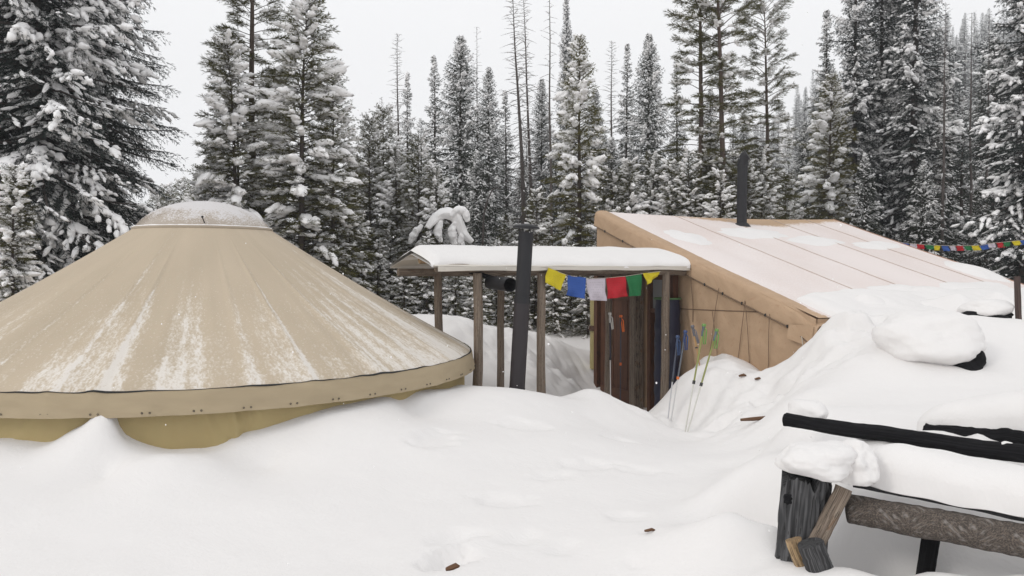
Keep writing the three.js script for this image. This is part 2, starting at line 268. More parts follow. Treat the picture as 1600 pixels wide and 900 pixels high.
// ---------------------------------------------------------------- yurt
{
  const o = thing('yurt', 'round beige canvas yurt with domed skylight half buried in snow', 'yurt', v3(YC.x, EYE - 2.0, YC.z));
  const L = g => local(g, o);
  const R = rng(21);
  // radial folds: angle, width, height
  const face = Math.atan2(-YC.z, -YC.x); // direction to the camera
  const folds = []; for (let i = 0; i < 64; i++) folds.push([i / 64 * 6.283 + (R() - 0.5) * 0.06, 0.012 + R() * 0.02, 0.003 + 0.012 * R() * R(), R() * 0.5]);
  for (const [a, h] of [[-0.38, 0.018], [-0.27, 0.022], [-0.62, 0.016], [0.28, 0.016], [0.5, 0.014], [0.12, 0.008]]) folds.push([face - a, 0.016, h, 0]);
  const relief = (a, t) => { let s = 0; for (const [fa, w, h, st] of folds) { let q = a - fa; q -= Math.round(q / 6.28318) * 6.28318; q /= w * (0.6 + 0.6 * t); if (q * q < 9) s += h * smooth(st, st + 0.5, t) * Math.exp(-q * q); } return s + 0.006 * fbm(a * 9, t * 3, 2, 3) * t; };
  const roofPos = (a, t) => { // t 0 at the ring, 1 at the eave
    const r = lerp(ringR, YR, t), n = relief(a, t), y = lerp(ringY, eaveY, t) - 0.035 * Math.sin(Math.PI * t) + 0.02 * (1 - t) * (1 - t);
    return [YC.x + Math.cos(a) * (r + n * 0.5), y + n * 0.85 + (t > 0.97 ? -0.012 * (t - 0.97) / 0.03 : 0), YC.z + Math.sin(a) * (r + n * 0.5)];
  };
  // canvas with powder snow lying in long grainy streaks
  const canvas = lin(0.5, 0.415, 0.31), canvas2 = lin(0.44, 0.365, 0.27), sn = lin(0.8, 0.78, 0.76);
  const streakN = (a, k) => nz(Math.cos(a) * k + 7, Math.sin(a) * k, k);
  const faceU = ((face / 6.28318) % 1 + 1) % 1;
  const map = tex(2048, 1024, (u, v) => {
    const a = u * 6.28318, t = v; let rel = a - face; rel -= Math.round(rel / 6.28318) * 6.28318; rel = -rel; // + to the right
    let c = mixc(canvas, canvas2, clamp(0.5 + 1.1 * fbm(Math.cos(a) * 4, Math.sin(a) * 4, t * 2.2, 4)));
    let s = 0.75 * streakN(a, 7) + 0.6 * streakN(a, 17) + 0.35 * streakN(a, 37) - 0.42;
    for (const [x0, w, k, t0] of [[-0.45, 0.05, 0.55, 0.3], [-0.22, 0.045, 0.8, 0.3], [-0.06, 0.045, 0.45, 0.35], [0.1, 0.06, 0.3, 0.3], [0.3, 0.1, 0.35, 0.3], [0.62, 0.14, 0.45, 0.1], [0.95, 0.2, 0.42, 0.1], [-0.8, 0.12, 0.22, 0.3]]) s += k * Math.exp(-(((rel - x0 + 0.06 * nz(t * 2.5, x0 * 9)) / w) ** 2)) * smooth(t0, t0 + 0.35, t);
    s += 0.55 * smooth(0.1, 0.95, t) - 0.35 + 0.35 * fbm(Math.cos(a) * 12, Math.sin(a) * 12, t * 7, 3);
    const X = Math.cos(a), Y = Math.sin(a);
    const grain = 0.35 * nz(X * 60, Y * 60, t * 18) + 0.6 * nz(X * 150, Y * 150, t * 55 + 3) + 0.55 * nz(X * 320, Y * 320, t * 130) + 0.3 * nz(X * 500, Y * 500, t * 240);
    s += 0.1 + 0.3 * smooth(0.35, 0.9, rel) + 0.16 * smooth(-0.5, -1.1, rel) + 0.22 * smooth(0.8, 1, t);
    let ridge = 0; for (const [fa, w, h, st] of folds) { let q = a - fa + w * 1.1; q -= Math.round(q / 6.28318) * 6.28318; q /= w * 0.55; if (q * q < 6) ridge = Math.max(ridge, Math.exp(-q * q) * clamp(h * 70) * smooth(st, st + 0.35, t)); }
    const k = smooth(-0.05, 0.95, s + 0.6 * ridge + grain * 0.85);
    const spot = nz(X * 260, Y * 260, t * 160) > 0.56 ? 0.5 : 0;
    return mixc(c, sn, clamp(Math.max(k * 0.72, spot * smooth(0.2, 0.6, t))));
  });
  const mRoof = std(null, 0.8, { map });
  const A = new Acc(); A.grid(1200, 56, (u, v) => { const a = u * 6.28318, p = roofPos(a, v); return [p[0], p[1], p[2], u, v]; });
  part('roof_cover', L(A.geo()), mRoof, o);
  // valance hanging below the eave
  const wav = a => 0.014 * fbm(a * 14, 1, 3, 3);
  const fabricTex = (c1, c2, f, seed) => tex(1024, 256, (u, v) => { const a = u * 6.28318; return mixc(lin(...c1), lin(...c2), clamp(0.5 + 1.2 * fbm(Math.cos(a) * f + seed, Math.sin(a) * f, v * 2, 4))); });
  const mVal = std(null, 0.75, { map: fabricTex([0.405, 0.325, 0.212], [0.36, 0.288, 0.187], 7, 2) });
  const V = new Acc(); V.grid(900, 14, (u, v) => {
    const a = u * 6.28318, crease = relief(a, 1) * (1 - v) * 0.7 + 0.012 * nz(Math.cos(a) * 16, Math.sin(a) * 16, v * 2.2) * (0.3 + v);
    const r = YR + 0.012 + 0.045 * Math.pow(v, 0.7) + crease, y = eaveY - 0.012 - v * 0.185 + wav(a) * 0.6 * v;
    return [YC.x + Math.cos(a) * r, y + relief(a, 1) * 0.6 * (1 - v), YC.z + Math.sin(a) * r, u, v];
  }); part('valance', L(V.geo()), mVal, o);
  // dark cord running along the eave seam
  const pts = []; for (let i = 0; i <= 500; i++) { const a = i / 500 * 6.28318, r = YR + 0.012 + relief(a, 1) * 0.8; pts.push(v3(YC.x + Math.cos(a) * r, eaveY - 0.008 + relief(a, 1) * 0.7 + 0.004 * nz(a * 22, 3), YC.z + Math.sin(a) * r)); }
  const E = new Acc(); E.tube(pts, (t, th) => Math.max(0.0015, 0.005 + 0.008 * nz(t * 60, 2)), 6, { open: true }); part('eave_cord', L(E.geo()), M.dark, o);
  // wall
  const mWall = std(null, 0.7, { map: fabricTex([0.45, 0.355, 0.17], [0.39, 0.3, 0.14], 6, 9) });
  const W = new Acc(); W.grid(720, 24, (u, v) => {
    const a = u * 6.28318; let rel = face - a; rel -= Math.round(rel / 6.28318) * 6.28318;
    let f = 0.012 * nz(Math.cos(a) * 9, Math.sin(a) * 9, v * 1.4) + 0.004 * nz(Math.cos(a) * 40, Math.sin(a) * 40, v * 1.2);
    const q = (rel - 0.07 - 0.12 * (v - 0.1)) / 0.009, q2 = (rel - 0.135 + 0.5 * (v - 0.08)) / 0.008, q3 = (rel + 0.02 - 0.2 * v) / 0.012, q4 = (rel + 0.42 + 0.3 * v) / 0.012; f += 0.035 * Math.exp(-q * q) + 0.035 * Math.exp(-q2 * q2) + 0.02 * Math.exp(-q3 * q3) + 0.018 * Math.exp(-q4 * q4) - 0.03 * Math.exp(-(((rel - 0.1) / 0.028) ** 2));
    const r = YW + f; return [YC.x + Math.cos(a) * r, eaveY - 0.05 - v * 1.7, YC.z + Math.sin(a) * r, u, v];
  }); part('wall', L(W.geo()), mWall, o);
  // grommet pairs on the valance
  const gg = new THREE.TorusGeometry(0.006, 0.0022, 6, 12);
  for (let i = 0; i < 26; i++) for (const s of [-1, 1]) {
    const a = face + (i - 13) * 0.121 + s * 0.009 + 0.02, r = YR + 0.06;
    const m = part('grommet', gg, M.dark, o); m.position.set(Math.cos(a) * r, eaveY - 0.168 - o.position.y, Math.sin(a) * r); m.rotation.y = Math.PI / 2 - a;
  }
  // ring, dome, latch
  const ring = new Acc(); const rp = []; for (let i = 0; i <= 96; i++) { const a = i / 96 * 6.28318; rp.push(v3(YC.x + Math.cos(a) * (ringR + 0.012), ringY + 0.012 + 0.004 * nz(a * 4, 1), YC.z + Math.sin(a) * (ringR + 0.012))); }
  ring.tube(rp, 0.022, 8, { open: true }); part('dome_ring', L(ring.geo()), std([0.36, 0.3, 0.23], 0.6), o);
  const rs = new Acc(); const rsp = []; for (let i = 0; i <= 160; i++) { const a = i / 160 * 6.28318; rsp.push(v3(YC.x + Math.cos(a) * (ringR + 0.016), ringY + 0.031, YC.z + Math.sin(a) * (ringR + 0.016))); }
  rs.tube(rsp, (t) => 0.006 + 0.007 * Math.max(0, fbm(t * 60, 7, 0, 3) + 0.15), 6, { open: true }); part('ring_snow', L(rs.geo()), M.treeSnow, o);
  const plastic = lin(0.40, 0.345, 0.29), dsn = lin(0.62, 0.6, 0.6);
  const domeCov = (u, v) => { const a = u * 6.28318, X = Math.cos(a) * v, Y = Math.sin(a) * v; return smooth(-0.25, 0.3, (0.72 - v) * 2.2 + 0.75 * fbm(X * 5, Y * 5, 3, 4) + 0.6 * nz(X * 40, Y * 40) + 0.5 * nz(X * 90, Y * 90) + 0.25 * Math.cos(a - 0.3)); };
  const dMap = tex(1024, 256, (u, v) => mixc(plastic, dsn, domeCov(u, v))), dR = tex(512, 128, (u, v) => { const k = lerp(0.2, 0.95, domeCov(u, v)); return [k, k, k]; }, false);
  const D = new Acc(); D.grid(120, 24, (u, v) => { const a = u * 6.28318, ph = v * 1.2; const Rr = ringR / Math.sin(1.2), y = Rr * (Math.cos(ph) - Math.cos(1.2)) * 0.62; return [YC.x + Math.cos(a) * Rr * Math.sin(ph), ringY + 0.03 + y, YC.z + Math.sin(a) * Rr * Math.sin(ph), u, v]; });
  const dome = part('skylight_dome', L(D.geo()), std(null, 1, { map: dMap, roughnessMap: dR }), o);
  const la = face - 0.02, lp = v3(YC.x + Math.cos(la) * (ringR - 0.02), ringY + 0.035, YC.z + Math.sin(la) * (ringR - 0.02));
  const K = new Acc(); K.tube([lp, lp.clone().add(v3(-0.02, 0.075, 0.03))], 0.005, 6); K.blob(OCT, place(lp.clone().add(v3(-0.02, 0.082, 0.032)), v3(1, 0, 0), 0.014, 0.012, 0.012), 0, 1); part('latch', L(K.geo()), M.iron, dome);
}

// ---------------------------------------------------------------- tent
const roofY = (l, t) => TP.y - TDrop * t / TW - 0.022 * Math.sin(Math.PI * clamp(((l * 0.95 + 20.55) % 1))) ** 2 * Math.sin(Math.PI * clamp(t / TW)) - 0.05 * Math.sin(Math.PI * clamp(l / TL)) * (1 - t / TW) + 0.008 * fbm(l * 1.2, t * 1.2, 3, 3);
{
  const o = thing('wall_tent', 'tan canvas wall tent with snow dusted sloping roof and stovepipe hole', 'tent', T(2.6, 2.2, EYE - 2.2));
  const L = g => local(g, o);
  const can = lin(0.475, 0.33, 0.215), can2 = lin(0.415, 0.285, 0.182), sn = lin(0.77, 0.705, 0.685), sn2 = lin(0.67, 0.575, 0.535);
  const stain = tex(512, 512, (u, v) => { const k = clamp(0.5 + 1.2 * tileN(u, v, 9)), j = tileN(u, v, 30); return mixc(mixc(can, can2, k), lin(0.36, 0.21, 0.125), clamp(j * 1.3 - 0.25)); });
  const mCan = std(null, 0.85, { map: stain });
  const rMap = tex(1024, 1024, (u, v) => { // u along the ridge, v down the slope
    const l = u * TL, t = v * TW; let bare = fbm(l * 1.1, t * 0.8, 1, 4) * 0.5 + 0.2 * nz(l * 22, t * 14) + 0.18 * nz(l * 60, t * 44);
    bare += 0.75 * Math.exp(-((t / 0.22) ** 2)) * smooth(0.6, 2.2, l) + 0.9 * Math.exp(-(((l - 3.2) / 0.75) ** 2) - ((t - 0.2) / 0.35) ** 2) + 0.35 * Math.exp(-(((l - 4.6) / 0.6) ** 2) - ((t - 0.5) / 0.7) ** 2) + 1.2 * Math.exp(-((l / 0.16) ** 2)) - 0.28;
    const film = mixc(sn, sn2, clamp(0.25 + 0.9 * fbm(l * 0.9 + 4, t * 0.5, 2, 3) + 0.3 * nz(l * 34, t * 30)));
    return mixc(film, can, smooth(0.12, 0.42, bare));
  });
  const A = new Acc(); A.grid(160, 110, (u, v) => { const l = u * TL, t = v * TW, p = T(l, t, roofY(l, t)); return [p.x, p.y, p.z, u, v]; });
  part('roof_cover', L(A.geo()), std(null, 0.9, { map: rMap }), o);
  for (const l of [1.54, 2.55, 3.65, 4.5]) { const p = []; for (let i = 0; i <= 60; i++) { const t = i / 60 * TW; p.push(T(l + 0.012 * nz(t * 1.5, l), t, roofY(l, t) + 0.004)); } const s = new Acc(); s.tube(p, (t) => 0.006 + 0.003 * nz(t * 40, l), 5, { open: true }); part('roof_seam', L(s.geo()), std([0.5, 0.41, 0.35], 0.9), o); }
  const edge = new Acc(); edge.tube(path(T(TL, 0, 0), T(TL, TW, 0), 40, (p, t) => { p.y = roofY(TL, t * TW); }), 0.012, 6); part('roof_edge_rope', L(edge.geo()), std([0.34, 0.2, 0.14], 0.9), o);
  // flap folded over the near gable edge
  const prof = [[0.16, 0.006], [0.08, 0.008], [0.02, 0.004], [-0.03, -0.014], [-0.06, -0.05], [-0.072, -0.11], [-0.076, -0.18], [-0.078, -0.23]];
  const Fl = new Acc(); Fl.grid(150, prof.length * 3, (u, v) => {
    const t = u * (TW + 0.04), q = v * (prof.length - 1), i = Math.min(prof.length - 2, Math.floor(q)), f = q - i; const pl = lerp(prof[i][0], prof[i + 1][0], f), ph = lerp(prof[i][1], prof[i + 1][1], f);
    const w = 0.012 * nz(t * 2.1, v * 1.5, 3) + 0.007 * nz(t * 7 - v * 3, v * 2, 5), end = smooth(TW - 0.5, TW, t);
    const p = T(pl - w * v, t, roofY(0, t) + ph * (1 - 0.15 * end) + 0.004 - 0.07 * end * end + w * 0.3); return [p.x, p.y, p.z, t / 1.5, q * 0.05];
  }); part('gable_flap', L(Fl.geo()), mCan, o);
  const rp = []; for (let i = 0; i <= 80; i++) { const t = i / 80 * TW; rp.push(T(-0.086 - 0.01 * nz(t * 2.1, 1.5, 3), t, roofY(0, t) - 0.23 - 0.07 * smooth(TW - 0.5, TW, t) ** 2 * 1)); }
  const Rp = new Acc(); Rp.tube(rp, 0.008, 6); part('flap_rope', L(Rp.geo()), M.rope, o);
  for (const t of [0.35, 0.85, 1.55, 2.0, 2.3, 2.75, 3.1, 3.45, 3.85, 4.2]) { const k = new Acc(); k.blob(OCT, place(T(-0.095, t, roofY(0, t) - 0.225), v3(0, 1, 0), 0.022, 0.012, 0.012), 0.2, t); part('tie_knot', L(k.geo()), M.dark, o); }
  // gable wall with soft folds
  const wallL = (t, h) => { const q = clamp((EYE + 0.9 - h) / 2.8); return -0.03 + 0.03 * fbm(t * 1.3, h * 1.1, 7, 3) + 0.018 * nz(t * 4.2 + h * 1.6, h * 0.7, 2) * q + 0.012 * nz(t * 9 + h * 2, h, 4) * q - 0.03 * Math.exp(-(((t - 2.42 - (EYE - 0.8 - h) * 0.22) / 0.05) ** 2)) * smooth(EYE - 0.4, EYE - 0.7, h); };
  const G = new Acc(); G.grid(150, 80, (u, v) => { const t = u * TW, top = roofY(0, t) - 0.01, h = lerp(top, EYE - 2.4, v), p = T(wallL(t, h), t, h); return [p.x, p.y, p.z, t / 1.5, h / 1.5]; });
  part('gable_wall', L(G.geo()), mCan, o);
  const hs = new Acc(); hs.tube(path(T(-0.05, 2.15, EYE - 0.585), T(-0.05, 3.75, EYE - 0.55), 30, (p, u) => { const t = lerp(2.15, 3.75, u), q = T(wallL(t, p.y) - 0.006, t, p.y); p.copy(q); }), 0.006, 5); part('wall_seam', L(hs.geo()), M.rope, o);
  for (const [t0, t1, h0, h1] of [[2.45, 2.46, 0.02, -0.75], [3.02, 2.74, -0.28, -1.4], [2.92, 2.98, -0.58, -1.5], [3.5, 3.24, -0.42, -1.55], [3.5, 3.56, -0.42, -1.6], [3.92, 3.8, -0.56, -1.6]]) {
    const s = new Acc(); s.tube(path(T(0, t0, EYE + h0), T(0, t1, EYE + h1), 14, (p, u) => { const t = lerp(t0, t1, u) + 0.008 * nz(u * 4, t0); p.copy(T(wallL(t, p.y) - 0.012 - 0.05 * (1 - u) * (1 - u), t, p.y)); }), 0.0042, 5); part('tie_rope', L(s.geo()), M.rope, o);
  }
  // corner flap and hanging strap at the low eave
  const cf = new Acc(); cf.grid(16, 14, (u, v) => { const t = TW - 0.34 + 0.34 * u, h = EYE - 0.66 - 0.1 * u * 0 - v * (0.16 + 0.1 * u), p = T(-0.09 - 0.02 * Math.sin(u * 5 + v * 2) - 0.02 * v, t, h); return [p.x, p.y, p.z, t / 1.5, h / 1.5]; }); part('corner_flap', L(cf.geo()), mCan, o);
  const st = new Acc(); st.tube(path(T(-0.13, TW - 0.12, EYE - 0.78), T(-0.11, TW - 0.1, EYE - 1.25), 10, (p, u) => { p.x += 0.01 * Math.sin(u * 7); }), 0.007, 5); part('hanging_strap', L(st.geo()), M.ropePale, o);
  // remaining walls
  const wl = new Acc(); wl.grid(60, 20, (u, v) => { const l = u * TL, h = lerp(roofY(l, TW) - 0.01, EYE - 2.4, v), p = T(l, TW - 0.02 + 0.02 * nz(l * 2, h * 2), h); return [p.x, p.y, p.z, l / 1.5, h / 1.5]; }); part('eave_wall', L(wl.geo()), mCan, o);
  const wh = new Acc(); wh.grid(60, 20, (u, v) => { const l = u * TL, h = lerp(roofY(l, 0) - 0.005, EYE - 2.4, v), p = T(l, 0.01 + 0.02 * nz(l * 2, h * 2), h); return [p.x, p.y, p.z, l / 1.5, h / 1.5]; }); part('rear_wall', L(wh.geo()), mCan, o);
  const wf = new Acc(); wf.grid(60, 20, (u, v) => { const t = u * TW, h = lerp(roofY(TL, t) - 0.01, EYE - 2.4, v), p = T(TL - 0.02 + 0.02 * nz(t * 2, h * 2), t, h); return [p.x, p.y, p.z, t / 1.5, h / 1.5]; }); part('gable_wall', L(wf.geo()), mCan, o);
  // patches of deeper snow resting on the roof
  const patch = (l0, t0, rl, rt, th, sd) => { const k = new Acc(); k.grid(44, 16, (u, v) => { const a = u * 6.28318, e = 1 + 0.28 * nz(Math.cos(a) * 1.6 + sd, Math.sin(a) * 1.6, sd) + 0.12 * nz(Math.cos(a) * 5 + sd, Math.sin(a) * 5), l = l0 + Math.cos(a) * rl * v * e, t = t0 + Math.sin(a) * rt * v * e, p = T(l, t, roofY(l, t) - 0.012 + (th + 0.02 * nz(l * 3, t * 3, sd)) * Math.max(0, 1 - v * v) ** 1.3); return [p.x, p.y, p.z, l / 1.7, t / 1.7]; }); part('roof_snow', L(k.geo()), M.snow, o); };
  patch(0.75, 1.35, 0.42, 0.5, 0.05, 1); patch(2.35, 0.95, 0.85, 0.4, 0.045, 2); patch(3.35, 1.35, 0.75, 0.34, 0.04, 3); patch(4.5, 1.6, 0.7, 0.28, 0.04, 4); patch(5.0, 3.0, 0.4, 0.55, 0.1, 5); patch(2.4, 3.75, 0.7, 0.3, 0.06, 7); patch(4.0, 3.7, 0.9, 0.3, 0.06, 8);
  { const k = new Acc(); k.grid(150, 30, (u, v) => { // thick snow lying along the low edge of the roof
    const l = 0.22 + u * (TL - 0.2), e = Math.sqrt(clamp(1 - Math.pow(Math.abs(2 * u - 1), 16))), th = v * 6.28318, c = Math.cos(th), d = Math.sin(th), w = (0.5 + 0.14 * nz(l * 1.4, 3) + 0.05 * nz(l * 5, c * 2, d * 2)) * (0.6 + 0.4 * e), t = TW - 0.22 + w * Math.sign(c) * Math.pow(Math.abs(c), 0.8);
    const hh = (0.13 + 0.05 * nz(l * 1.6, 8) + 0.025 * nz(l * 5, c * 2, 4)) * e, base = roofY(l, Math.min(t, TW)) - 0.02, y = d > 0 ? base + hh * Math.pow(d, 0.7) : base + 0.14 * d * smooth(0.2, 1, c) - 0.01;
    const p = T(l, t, y); return [p.x, p.y, p.z, l / 1.7, t / 1.7]; }); part('eave_snow', L(k.geo()), M.snow, o); }
}
{ // stovepipe through the tent roof
  const l = 2.62, t = 0.42, b = T(l, t, roofY(l, t)), o = thing('tent_stovepipe', 'tall black stovepipe rising from the tan tent roof', 'stovepipe', b);
  const tube = (name, pts, r, seg = 20, opt) => { const a = new Acc(); a.tube(pts, r, seg, opt); return part(name, a.geo(), M.pipe, o); };
  tube('pipe', [v3(0, -0.15, 0), v3(0.0, 0.5, 0), v3(0.005, 1.05, 0)], 0.085);
  tube('band', [v3(0, 0.52, 0), v3(0, 0.56, 0)], 0.09); tube('band', [v3(0.005, 1.0, 0), v3(0.005, 1.05, 0)], 0.092);
  tube('elbow', [v3(0.005, 1.02, 0), v3(0.012, 1.1, 0.01), v3(0.035, 1.16, 0.03), v3(0.075, 1.185, 0.05)], 0.088);
  tube('flashing', [v3(0, -0.03, 0), v3(0, 0.03, 0)], (q) => 0.15 - 0.05 * q);
}
// ---------------------------------------------------------------- covered walkway between yurt and tent
const plateY = EYE - 0.06, ridgeY = EYE + 0.13;
const log = (a, b, r, mat, name, parent, seed, opt = {}) => { const k = new Acc(); k.tube(path(a, b, opt.n || 18, (p, t) => { p.x += (opt.bend || 0.012) * nz(t * 2.2, seed); p.z += (opt.bend || 0.012) * nz(t * 2.2, seed + 5); }), (t, th) => r * (1 + 0.1 * nz(t * 5, Math.cos(th) * 1.2 + seed, Math.sin(th) * 1.2) + (opt.taper || 0) * (0.5 - t)), opt.seg || 14, { uw: 0.3 }); return part(name, local(k.geo(), parent), mat, parent); };
{
  const o = thing('covered_walkway', 'log post walkway roof carrying thick snow between yurt and tent', 'shelter', S(SL / 2, SW / 2, EYE - 2.2));
  for (const [l, w, r] of [[0.503, 0, 0.058], [1.361, 0, 0.055], [3.286, 0, 0.055], [0.517, SW, 0.055], [1.44, SW, 0.05], [3.2, SW, 0.05]]) log(S(l, w, EYE - 2.35), S(l, w, plateY - 0.02), r, M.post, 'post', o, l * 7 + w, { taper: 0.12, bend: 0.03 });
  const fp = log(S(-0.03, 0, plateY + 0.045), S(SL, 0, plateY - 0.015), 0.05, M.post, 'top_plate', o, 2, { n: 40 });
  log(S(-0.05, SW, plateY - 0.02), S(SL, SW, plateY - 0.03), 0.05, M.post, 'top_plate', o, 4, { n: 40 });
  log(S(0.02, SW / 2, ridgeY - 0.05), S(SL, SW / 2, ridgeY - 0.04), 0.05, M.rawWood, 'ridge_pole', o, 6, { n: 40 });
  for (const l of [0.55, 1.4, 2.4, 3.25]) log(S(l, -0.03, plateY + 0.04), S(l, SW + 0.1, plateY + 0.02), 0.03, M.post, 'cross_beam', o, l * 3);
  const fr = v3(0, 0, 0);
  // thin white sheet on the rafters
  const roofH = w => { const q = Math.abs(w - SW / 2) / (SW / 2 + 0.14); return lerp(ridgeY + 0.015, plateY + 0.045, q); };
  const sheet = new Acc(); for (const s of [0, 0.012]) sheet.grid(60, 12, (u, v) => { const l = -0.08 + u * (SL + 0.1), w = -0.12 + v * (SW + 0.24), p = S(l, w, roofH(w) + s + 0.006 * nz(l * 3, w * 5)); return [p.x, p.y, p.z, l, w]; });
  part('roof_sheet', local(sheet.geo(), o), std([0.6, 0.56, 0.5], 0.8), o);
  const sk = new Acc(); sk.grid(60, 3, (u, v) => { const l = -0.05 + u * (SL + 0.05), p = S(l, -0.125 - 0.01 * nz(l * 3, 2), roofH(-0.12) + 0.01 - v * (0.05 + 0.015 * nz(l * 2, 4))); return [p.x, p.y, p.z, l, v]; }); part('roof_sheet_edge', local(sk.geo(), o), std([0.6, 0.56, 0.5], 0.8), o);
  // the snow lying on it: closed section swept along the roof
  const sn = new Acc(); sn.grid(170, 44, (u, v) => {
    const l0 = -0.1 + u * (SL + 0.24), endT = Math.min(smooth(0, 0.035, u), smooth(0, 0.045, 1 - u)), th = v * 6.28318; const c = Math.cos(th), s = Math.sin(th);
    const half = SW / 2 + (c < 0 ? 0.055 + 0.09 * nz(l0 * 1.5, 3) + 0.03 * nz(l0 * 4, 8) + 0.07 * smooth(2.6, 3.4, l0) : 0.14), w = SW / 2 + half * Math.sign(c) * Math.pow(Math.abs(c), 0.75);
    const thick = (0.115 + 0.02 * nz(l0 * 1.3, w * 2, 1) + 0.01 * nz(l0 * 4, w * 4, 6)) * (0.35 + 0.65 * Math.sqrt(endT)), base = roofH(w) + 0.006;
    const lip = smooth(0.82, 1.0, Math.abs(c)) * (0.016 + 0.012 * nz(l0 * 2.2, 9 + Math.sign(c)));
    let y = s > 0 ? base + thick * Math.pow(s, 0.62) - lip * (1 - s) : base - 0.004 - lip * (1 + s);
    if (u > 0.93 && c < 0) y -= 0.05 * smooth(0.93, 1, u);
    const p = S(l0 + (1 - Math.abs(c)) * 0, w, y); return [p.x, p.y, p.z, l0, v];
  });
  part('roof_snow', local(sn.geo(), o), M.snow, o);
}
{ // yurt stovepipe, leaning
  const a = at(806, 640, 8.8), b = at(822, 362, 8.8), o = thing('yurt_stovepipe', 'tall leaning black stovepipe with flat cap beside the yurt', 'stovepipe', a);
  const mid = t => a.clone().lerp(b, t);
  const tb = (name, t0, t1, r, mat = M.pipe) => { const k = new Acc(); k.tube(path(mid(t0), mid(t1), 6), r, 24); return part(name, local(k.geo(), o), mat, o); };
  tb('lower_pipe', -0.2, 0.62, 0.086, std([0.028, 0.023, 0.026], 0.6, { metalness: 0.2 })); tb('upper_pipe', 0.6, 1.0, 0.081); tb('joint_band', 0.6, 0.635, 0.089); tb('joint_band', 0.1, 0.125, 0.089); tb('collar', 0.955, 0.975, 0.087);
  const cap = new Acc(); cap.tube([mid(1.018), mid(1.026), mid(1.036), mid(1.044)], (t) => [0.146, 0.148, 0.11, 0.03][Math.round(t * 3)], 28); part('cap', local(cap.geo(), o), M.iron, o);
  for (let i = 0; i < 6; i++) { const q = i / 6 * 6.283, k = new Acc(), d = v3(Math.cos(q) * 0.075, 0, Math.sin(q) * 0.075); k.tube([mid(0.99).add(d), mid(1.022).add(d)], 0.006, 5); part('cap_strut', local(k.geo(), o), M.iron, o); }
}
{ // spare pipe end hung under the front beam
  const a = at(766, 441, 9.55), b = at(797, 445, 9.15), o = thing('spare_flue_pipe', 'short black open ended flue pipe hanging under the walkway beam', 'pipe', a);
  const k = new Acc(); k.tube(path(a, b, 8), 0.08, 28, { open: true }); k.tube(path(a.clone().lerp(b, 0.01), b.clone().lerp(a, 0.01), 8), 0.074, 28, { open: true }); part('pipe', local(k.geo(), o), M.pipe, o);
  const back = new Acc(); back.tube([a.clone().lerp(b, 0.02), a.clone().lerp(b, 0.05)], 0.075, 24); part('end_plate', local(back.geo(), o), M.dark, o);
  for (const q of [0.72, 0.98]) { const c = new Acc(); c.tube([a.clone().lerp(b, q), a.clone().lerp(b, q + 0.03)], 0.084, 28, { open: true }); part('crimp_ring', local(c.geo(), o), M.pipe, o); }
  const h = new Acc(); h.tube(path(at(734, 424, 9.5), a.clone().add(v3(0.02, 0.05, 0)), 6), 0.03, 10); part('hanger_bar', local(h.geo(), o), M.charred, o);
}
// ---------------------------------------------------------------- door, barrel, window frame at the tent entrance
const floorY = EYE - 2.2;
const boxAt = (name, l0, l1, t0, t1, h0, h1, mat, parent) => { // box aligned to the tent
  const k = new Acc(), e = 0.006, c = []; for (const l of [l0, l1]) for (const t of [t0, t1]) for (const h of [h0, h1]) c.push(T(l, t, h));
  for (const q of [[0, 1, 3, 2], [4, 6, 7, 5], [0, 4, 5, 1], [2, 3, 7, 6], [0, 2, 6, 4], [1, 5, 7, 3]]) { const a = q.map((i, n) => k.v(c[i].x, c[i].y, c[i].z, (i & 2 ? t1 : t0) * 0.9 + (i & 4 ? 0.05 : 0), (i & 1 ? h1 : h0))); k.f(a[0], a[1], a[2]); k.f(a[0], a[2], a[3]); }
  return part(name, local(k.geo(true), parent), mat, parent);
};
{
  const o = thing('plank_door', 'dark brown plank door under the flags at tent entrance', 'door', T(-0.15, 0.85, floorY));
  let t = 0.3; const R = rng(5); for (const w of [0.2, 0.17, 0.2, 0.18, 0.16]) { boxAt('plank', -0.13 - R() * 0.008, -0.1, t, t + w - 0.008, floorY + 0.05, EYE - 0.2, M.door, o); t += w; }
  boxAt('cross_batten', -0.165, -0.14, 0.34, 1.16, floorY + 0.16, floorY + 0.34, M.door, o);
  boxAt('cross_batten', -0.165, -0.14, 0.34, 1.16, EYE - 0.5, EYE - 0.38, M.door, o);
  boxAt('door_jamb', -0.22, -0.06, 1.22, 1.35, floorY, EYE - 0.15, M.post, o); boxAt('door_jamb', -0.2, -0.06, 0.2, 0.29, floorY, EYE - 0.15, M.door, o);
  boxAt('lintel', -0.21, -0.06, 0.2, 1.36, EYE - 0.145, EYE - 0.02, M.door, o);
}
{
  const o = thing('window_frame', 'narrow wooden frame with grey window pane beside the tent wall', 'window', T(-0.1, 1.9, floorY));
  boxAt('upright', -0.14, -0.055, 2.08, 2.15, floorY, EYE - 0.12, M.door, o); boxAt('upright', -0.14, -0.055, 1.55, 1.62, floorY, EYE - 0.12, M.door, o);
  boxAt('head_rail', -0.135, -0.06, 1.63, 2.07, EYE - 0.19, EYE - 0.12, M.door, o); boxAt('sill', -0.135, -0.06, 1.63, 2.07, EYE - 0.66, EYE - 0.6, M.door, o);
  boxAt('pane', -0.1, -0.09, 1.63, 2.07, EYE - 0.6, EYE - 0.19, std([0.25, 0.26, 0.27], 0.12), o);
}
